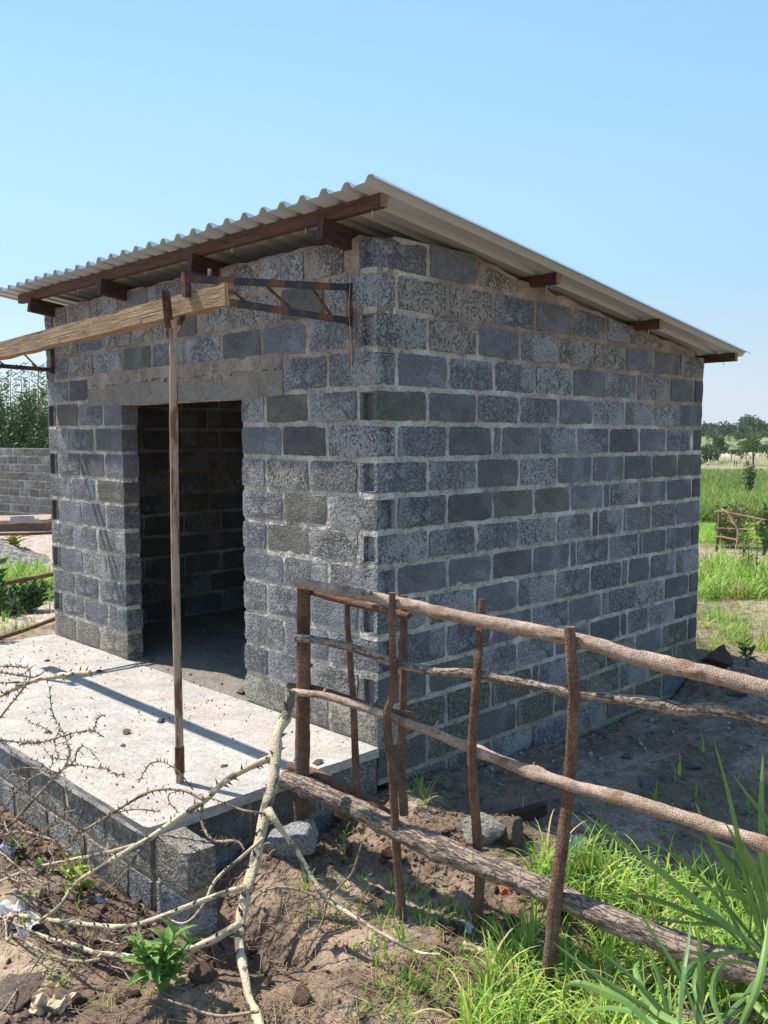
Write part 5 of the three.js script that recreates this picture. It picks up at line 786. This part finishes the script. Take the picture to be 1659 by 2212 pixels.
// shrubs: many small leaves round upright shoots
function leafCloud(n, place, seed, lw, ll, droop = 0.3) { const r = rng(seed), P = new Float32Array(n * 6 * 3), a = V(), b = V(), s = V(); for (let i = 0; i < n; i++) { const c = place(r, i); const d = (c.d || V(rr(-1, 1, r), rr(-0.6, 0.9, r), rr(-1, 1, r))).clone().normalize(); d.y -= droop * r(); d.normalize(); s.set(rr(-1, 1, r), rr(-0.3, 0.3, r), rr(-1, 1, r)).cross(d).normalize(); const L0 = ll * rr(0.6, 1.3, r), W0 = lw * rr(0.7, 1.2, r), k = i * 18; a.copy(c.p); b.copy(c.p).addScaledVector(d, L0); const m1 = c.p.clone().addScaledVector(d, L0 * 0.45).addScaledVector(s, W0), m2 = c.p.clone().addScaledVector(d, L0 * 0.45).addScaledVector(s, -W0); P.set([a.x, a.y, a.z, m1.x, m1.y, m1.z, b.x, b.y, b.z, a.x, a.y, a.z, b.x, b.y, b.z, m2.x, m2.y, m2.z], k); } const g = new THREE.BufferGeometry(); g.setAttribute('position', new THREE.Float32BufferAttribute(P, 3)); g.computeVertexNormals(); return g; }
function shootTree(name, label, pos, h, w, shoots, leaves, seed, rgb, lw, ll) { // a thicket of upright feathery shoots
  const t = thing(name, label, 'tree', pos), r = rng(seed), L0 = Array.from({ length: shoots }, () => { const a = r() * 6.3, q = Math.sqrt(r()) * w * 0.5, hh = h * rr(0.62, 1.0, r) * (1 - 0.25 * (q / (w * 0.5)) ** 2); return [V(Math.cos(a) * q * 0.5, 0, Math.sin(a) * q * 0.5), V(Math.cos(a) * q + rr(-0.2, 0.2, r), hh, Math.sin(a) * q + rr(-0.2, 0.2, r))]; });
  pmesh('trunk', merge(L0.slice(0, Math.min(shoots, 16)).map(([a, b], i) => stick([a, a.clone().lerp(b, 0.5).add(V(0.05, 0, 0.03)), b], [h * 0.007, h * 0.0015], { seed: seed + i, sides: 5, step: h / 8 }).geo)), MPost, t);
  pmesh('crown', leafCloud(leaves, rn => { const [a, b] = L0[Math.floor(rn() * shoots)], k = 0.06 + 0.94 * Math.pow(rn(), 0.8), p = a.clone().lerp(b, k), sp = w * 0.11 * (1.0 - k * 0.62); const an = rn() * 6.3, q = Math.sqrt(rn()) * sp; return { p: p.add(V(Math.cos(an) * q, rr(-0.08, 0.08, rn), Math.sin(an) * q)), d: V(Math.cos(an), 0.75, Math.sin(an)) }; }, seed + 3, lw, ll, 0.2), leafMat(rgb, 0.35), t);
}
const behind = (px, d) => { const r = ray(px, 949), k = d / Math.hypot(r.x, r.z); return V(CAM.x + r.x * k, 0, CAM.z + r.z * k); };
const on = (px, d, dy = 0) => { const p = behind(px, d); p.y = groundH(p.x, p.z) + dy; return p; };
shootTree('feathery_tree', 'tall feathery tree behind the boundary wall, next to the hut corner', on(70, 31), 4.75, 2.6, 34, 9000, 601, [0.125, 0.215, 0.065], 0.022, 0.16);
shootTree('feathery_tree', 'tall feathery tree behind the boundary wall at the photo edge', on(15, 30.5), 4.7, 2.4, 32, 8500, 602, [0.125, 0.215, 0.065], 0.022, 0.16);
shootTree('dark_shrub', 'dense dark shrub between the feathery trees and the boundary wall', on(45, 29), 3.4, 3.2, 40, 9000, 603, [0.06, 0.12, 0.03], 0.03, 0.14);
shootTree('feathery_tree', 'feathery tree hidden behind the left corner of the hut', on(120, 32), 4.2, 2.6, 26, 5000, 604, [0.125, 0.215, 0.065], 0.022, 0.16);
shootTree('feathery_tree', 'feathery tree beyond the left photo edge', on(-50, 31), 4.6, 2.8, 26, 5000, 605, [0.125, 0.215, 0.065], 0.022, 0.16);
{ const p = on(-75, 9.2); shootTree('leafy_bush', 'bright leafy bush cut by the left photo edge beside the gravel heap', p, 1.05, 0.7, 12, 900, 606, [0.09, 0.2, 0.03], 0.03, 0.11); }
shootTree('dark_shrub', 'low dark green shrub under the middle stick rail', on(-2, 11.4), 0.36, 0.9, 26, 2600, 607, [0.055, 0.12, 0.025], 0.016, 0.07);
{ const p = on(22, 17.5); const g = thing('yellow_plant', 'small yellowing plant in front of the tank cover slab', 'plant', p), r = rng(71); for (let i = 0; i < 14; i++) { const m = pmesh('leaf', leafVar[i % 4], leafMat(i % 3 ? [0.32, 0.3, 0.05] : [0.14, 0.25, 0.04], 0.35), g); m.position.set(0, 0.1 + 0.02 * i, 0); m.rotation.set(0, i * 2.4, rr(0.2, 1.1, r), 'YZX'); m.scale.setScalar(rr(0.25, 0.45, r)); } }

// ---------------------------------------------------------------- right background: field, fence, people, trees
sow('field_grass', 'grass and young crop on the near field to the right', tall, 380, [[1500, 1214], [1700, 1222], [1700, 1296], [1500, 1300]], 1.0, 1.7, 61, { k: 0.95 });
sow('field_grass', 'grass and young crop on the near field to the right', tall, 170, [[1500, 1290], [1700, 1290], [1700, 1410], [1500, 1400]], 0.5, 1.1, 62, { patch: 1.1, cut: -0.1 });
sow('field_grass', 'grass and young crop on the near field to the right', short, 260, [[1500, 1290], [1700, 1290], [1700, 1430], [1500, 1410]], 0.9, 1.8, 63);
sow('verge_grass', 'short yellow green grass strip behind the far stick fence', short, 1500, [[1500, 1138], [1720, 1138], [1720, 1182], [1500, 1172]], 2.2, 4.2, 64, { far: 1, k: 1.2 });
const corn = [8, 9].map(s => tuft(9, 0.6, 1.25, 0.05, 1.5, 0.16, s, 4));
sow('crop_field', 'tall green crop filling the field beyond the far stick fence', corn, 2600, [[1490, 1062], [1740, 1062], [1740, 1128], [1490, 1128]], 0.45, 0.85, 65, { far: 1, k: 0.7 });
sow('crop_field', 'tall green crop filling the field beyond the far stick fence', corn, 2600, [[1490, 1016], [1740, 1016], [1740, 1068], [1490, 1068]], 0.6, 1.3, 66, { far: 1, k: 0.62, patch: 0.05, cut: -0.45 });
sow('meadow_tufts', 'rough tufts on the far meadow', corn, 420, [[1490, 985], [1740, 985], [1740, 1018], [1490, 1018]], 1.0, 2.2, 67, { far: 1, k: 0.6, patch: 0.03, cut: 0.0 });
sow('meadow_tufts', 'rough tufts on the far meadow', corn, 350, [[1490, 938], [1740, 938], [1740, 972], [1490, 972]], 2, 4.5, 68, { far: 1, k: 0.5, patch: 0.015, cut: -0.1 });
{
  const f = thing('stick_fence', 'stick fence with three rails and a crooked brace out in the field to the right', 'fence'), z = -15.3, P = (x, y, o = 0) => { const q = onZ(x, y, z + o); return q; };
  const st = (name, l, ra, s, m) => pmesh(name, stick(l, ra, { seed: s, sides: 7, step: 0.12 }).geo, m, f);
  st('post', [P(1547, 1192), P(1552, 1150), P(1556, 1100)], [0.034, 0.028], 221, MPost); st('post', [P(1650, 1200), P(1655, 1160), P(1660, 1112)], [0.034, 0.028], 222, MPost); st('post', [P(1760, 1212), P(1762, 1125)], [0.05, 0.045], 224, MPost);
  const rm = std({ map: barkTex, bumpMap: barkBump, bumpScale: 0.006, rgb: [0.62, 0.46, 0.34] });
  st('rail', [P(1549, 1104, 0.06), P(1580, 1109, 0.06), P(1620, 1117, 0.06), P(1659, 1125, 0.06), P(1765, 1143, 0.06)], [0.027, 0.025], 225, rm); st('rail', [P(1547, 1141, 0.06), P(1600, 1143, 0.06), P(1659, 1148, 0.06), P(1765, 1156, 0.06)], [0.015, 0.018], 226, rm); st('rail', [P(1543, 1160, 0.06), P(1560, 1160, 0.06), P(1590, 1166, 0.06), P(1659, 1174, 0.06), P(1765, 1184, 0.06)], [0.024, 0.027], 227, rm);
  st('brace', [P(1558, 1100, 0.12), P(1572, 1108, 0.12), P(1580, 1122, 0.12), P(1593, 1142, 0.12), P(1594, 1160, 0.1), P(1590, 1186, 0.05)], [0.024, 0.027, 0.021], 228, std({ map: barkTex, rgb: [0.95, 0.68, 0.46] }));
}
shootTree('sapling', 'thin yellow green sapling standing at the far stick fence', on(1632, 14.8), 1.6, 0.4, 2, 95, 611, [0.3, 0.33, 0.06], 0.02, 0.12);
shootTree('shrub', 'dark shrub behind the far stick fence at the photo edge', on(1700, 20), 1.2, 1.0, 18, 1300, 612, [0.06, 0.12, 0.03], 0.03, 0.15);
shootTree('shrub', 'yellowish shrub just behind the top of the far stick fence post', on(1582, 22), 1.35, 0.75, 12, 800, 613, [0.22, 0.25, 0.06], 0.03, 0.14);
weed('young leafy plant in front of the far stick fence', 1606, 1205, 0.55, 3, 21, [0.08, 0.19, 0.03], 0.2, 6);
shootTree('shrub', 'bare leaning shrub standing out of the crop field', on(1617, 62), 2.7, 0.75, 7, 380, 614, [0.07, 0.13, 0.035], 0.05, 0.2);
// trees of the far side
function tree(name, label, pos, h, w, trunkH, seed, rgb, n = 700, flat = 0.6, group) {
  const t = thing(name, label, 'tree', pos, group), r = rng(seed), lobes = Array.from({ length: 11 }, () => { const a = r() * 6.3, q = Math.sqrt(r()) * 0.36 * w, y = trunkH + (h - trunkH) * rr(0.25, 0.72, r) * (1 - 0.3 * (q / (0.36 * w)) ** 2); return [V(Math.cos(a) * q, y, Math.sin(a) * q), w * rr(0.14, 0.25, r)]; });
  lobes.push([V(0, trunkH + (h - trunkH) * 0.72, 0), w * 0.24]);
  const parts = [stick([V(0, -0.4, 0), V(rr(-0.1, 0.1, r), trunkH * 0.6, 0), V(rr(-0.2, 0.2, r), trunkH * 1.3, 0)], [w * 0.04, w * 0.028], { seed, sides: 7, step: h / 8 }).geo]; for (const [c] of lobes.slice(0, 5)) parts.push(stick([V(0, trunkH * 0.8, 0), c.clone().multiplyScalar(0.5).setY(lerp(trunkH, c.y, 0.5)), c], [w * 0.018, w * 0.006], { seed: seed + c.x, sides: 5, step: h / 6 }).geo);
  pmesh('trunk', merge(parts), MDarkTrunk, t);
  pmesh('crown', leafCloud(Math.round(n * 1.7), rn => { const [c, q] = lobes[Math.floor(rn() * lobes.length)], d = V(rr(-1, 1, rn), rr(-0.7, 1, rn), rr(-1, 1, rn)).normalize(), k = q * Math.pow(rn(), 0.35); return { p: c.clone().add(V(d.x * k, d.y * k * flat, d.z * k)), d: d.clone().add(V(0, 0.3, 0)) }; }, seed + 9, w * 0.03, w * 0.085, 0.4), leafMat(rgb, 0.25), t);
}
const MDarkTrunk = std({ map: barkTex, roughness: 1, rgb: [0.16, 0.12, 0.09] });
const px2m = (px, d) => px / FP * d;
const farTree = (label, px, base, top, wpx, d, seed, rgb, n, o = {}) => { const p = on(px, d); const gy = CY - 0; const bY = at(px, base, 1); const r = ray(px, base), k = d / Math.hypot(r.x, r.z); const y = CAM.y + r.y * k; p.y = o.exact ? y : p.y; const rt = ray(px, top), kt = d / Math.hypot(rt.x, rt.z), h = CAM.y + rt.y * kt - p.y; tree(o.name || 'far_tree', label, p, h, px2m(wpx, d), h * (o.trunk ?? 0.2), seed, rgb, n, o.flat ?? 0.75); };
const G1 = [0.10, 0.175, 0.035], G2 = [0.135, 0.22, 0.04], G3 = [0.085, 0.14, 0.05];
farTree('round tree with a clear trunk and shadow, standing alone in the meadow behind the people', 1629, 983, 935, 46, 285, 701, G2, 1500, { trunk: 0.32 });
farTree('tall dark bushy tree at the left of the meadow, close to the hut edge', 1553, 970, 932, 38, 320, 702, G1, 1400, { trunk: 0.12 });
farTree('light green bush in front of the tall dark tree at the hut edge', 1530, 988, 955, 44, 280, 703, [0.10, 0.16, 0.045], 1300, { trunk: 0.05, name: 'bush' });
farTree('small dark tree on a short trunk between the two larger meadow trees', 1581, 975, 955, 20, 330, 704, G1, 700, { trunk: 0.25 });
farTree('green thicket left of the lone round meadow tree', 1604, 971, 948, 34, 350, 705, G2, 900, { trunk: 0.05, name: 'bush' });
farTree('dark thicket at the right photo edge behind the lone round tree', 1660, 970, 945, 26, 350, 706, G1, 800, { trunk: 0.05, name: 'bush' });
[['broad hill top tree at the left of the far ridge, by the hut', 1528, 947, 915, 60, 620, G3], ['irregular tall tree on the far ridge with a spiky top', 1562, 950, 910, 46, 600, G3], ['big domed tree that crowns the far ridge', 1616, 944, 899, 74, 690, G3], ['tree filling the ridge left of the big domed tree', 1590, 948, 916, 50, 640, G3], ['small tree with open crown on the ridge meadow, under the domed tree', 1592, 952, 931, 28, 560, G1], ['dark leaning tree on the ridge meadow right of the small open one', 1622, 950, 932, 32, 560, G1], ['dark tree third along the ridge meadow, near the photo edge', 1645, 948, 930, 28, 580, G1], ['dark ridge tree cut by the right photo edge', 1664, 944, 932, 26, 600, G3], ['low tree between the first two trees of the far ridge', 1543, 949, 926, 36, 610, G1], ['ridge tree behind the right shoulder of the domed tree', 1642, 944, 912, 40, 710, G3]].forEach(([l, px, b, t, w, d, c], i) => farTree(l, px, b, t, w, d, 720 + i, c, 700, { trunk: 0.12, exact: 1 }));
// bushes along the horizon at the left, past the hut
{ const p = on(120, 80); farTree('distant low tree line piece behind the hut, left', 118, 952, 925, 60, 90, 740, G1, 900, { trunk: 0.05 }); }
// people in the meadow (a few pixels each)
function body(joints, bones, colour, cell = 0.045) { // one skin round the bones: smooth union of tapered capsules, meshed by surface nets on rings
  const parts = bones.map(([a, b, r0, r1]) => { const A = joints[a], B = joints[b], L0 = A.distanceTo(B), g = new THREE.CapsuleGeometry(1, 1, 4, 10); const p = g.attributes.position; for (let i = 0; i < p.count; i++) { const y = p.getY(i), t = clamp(y + 0.5, 0, 1), r = lerp(r0, r1, t); p.setXYZ(i, p.getX(i) * r, y > 0.5 ? L0 + (y - 0.5) * r : y < -0.5 ? (y + 0.5) * r : t * L0, p.getZ(i) * r); } g.applyQuaternion(new THREE.Quaternion().setFromUnitVectors(V(0, 1, 0), B.clone().sub(A).normalize())); g.translate(A.x, A.y, A.z); g.computeVertexNormals(); return g; });
  return colorize(merge(parts), colour);
}
function person(label, px, py, d, pose, top, low, turn) {
  const p = on(px, d), t = thing('person', label, 'person', p, null); t.rotation.y = turn;
  const s = pose === 'bend' ? { hip: V(0, 0.9, 0), chest: V(0.38, 1.0, 0), neck: V(0.52, 0.95, 0), head: V(0.66, 0.86, 0), sl: V(0.42, 0.98, 0.17), sr: V(0.42, 0.98, -0.17), el: V(0.5, 0.7, 0.2), er: V(0.52, 0.7, -0.2), wl: V(0.62, 0.45, 0.16), wr: V(0.62, 0.45, -0.16) } : { hip: V(0, 0.92, 0), chest: V(0, 1.28, 0), neck: V(0.01, 1.46, 0), head: V(0.03, 1.6, 0), sl: V(0, 1.38, 0.17), sr: V(0, 1.38, -0.17), el: V(0.02, 1.1, 0.24), er: V(0.04, 1.1, -0.22), wl: V(0.1, 0.86, 0.24), wr: V(0.16, 0.88, -0.2) };
  Object.assign(s, { hl: V(0, 0.9, 0.09), hr: V(0, 0.9, -0.09), kl: V(0.06, 0.5, 0.11), kr: V(-0.02, 0.5, -0.11), al: V(0.02, 0.09, 0.12), ar: V(-0.1, 0.09, -0.12), tl: V(0.16, 0.03, 0.13), tr: V(0.04, 0.03, -0.13), ct: s.head.clone().add(V(0.01, 0.08, 0)) });
  const bones = [['hip', 'chest', 0.15, 0.16], ['chest', 'neck', 0.14, 0.06], ['neck', 'head', 0.055, 0.09], ['head', 'ct', 0.095, 0.085], ['sl', 'el', 0.055, 0.045], ['sr', 'er', 0.055, 0.045], ['el', 'wl', 0.043, 0.032], ['er', 'wr', 0.043, 0.032], ['hl', 'kl', 0.09, 0.06], ['hr', 'kr', 0.09, 0.06], ['kl', 'al', 0.058, 0.04], ['kr', 'ar', 0.058, 0.04], ['al', 'tl', 0.04, 0.03], ['ar', 'tr', 0.04, 0.03], ['sl', 'sr', 0.06, 0.06]];
  const skin = [0.07, 0.04, 0.028];
  pmesh('body', body(s, bones, (x, y, z) => { const v = V(x, y, z); if (v.distanceTo(s.head) < 0.2 && v.distanceTo(s.chest) > 0.2) return skin; if (v.distanceTo(s.wl) < 0.16 || v.distanceTo(s.wr) < 0.16) return skin; if (y < 0.1) return skin; return y > 0.88 || x > 0.2 ? top : low; }), std({ vertexColors: true }), t);
}
person('person bending over the field in a white shirt, nearest the hut', 1531, 1001, 262, 'bend', [0.75, 0.75, 0.75], [0.05, 0.05, 0.07], 2.6);
person('person in a dark red top standing in the meadow, left of a pair', 1588, 1000, 268, 'stand', [0.2, 0.04, 0.04], [0.06, 0.05, 0.06], 0.4);
person('slim person in a dark green top beside the one in dark red', 1593, 1001, 264, 'stand', [0.06, 0.08, 0.05], [0.09, 0.08, 0.06], 3.4);
person('left one of the two people in black under the lone round tree', 1614, 996, 272, 'stand', [0.02, 0.02, 0.025], [0.02, 0.02, 0.03], 1.2);
person('right one of the two people in black under the lone round tree', 1618, 996, 271, 'stand', [0.025, 0.022, 0.03], [0.02, 0.02, 0.022], 0.2);

scene.fog = new THREE.FogExp2(new THREE.Color().setRGB(0.78, 0.86, 0.95), 0.0001);
renderer.render(scene, camera);
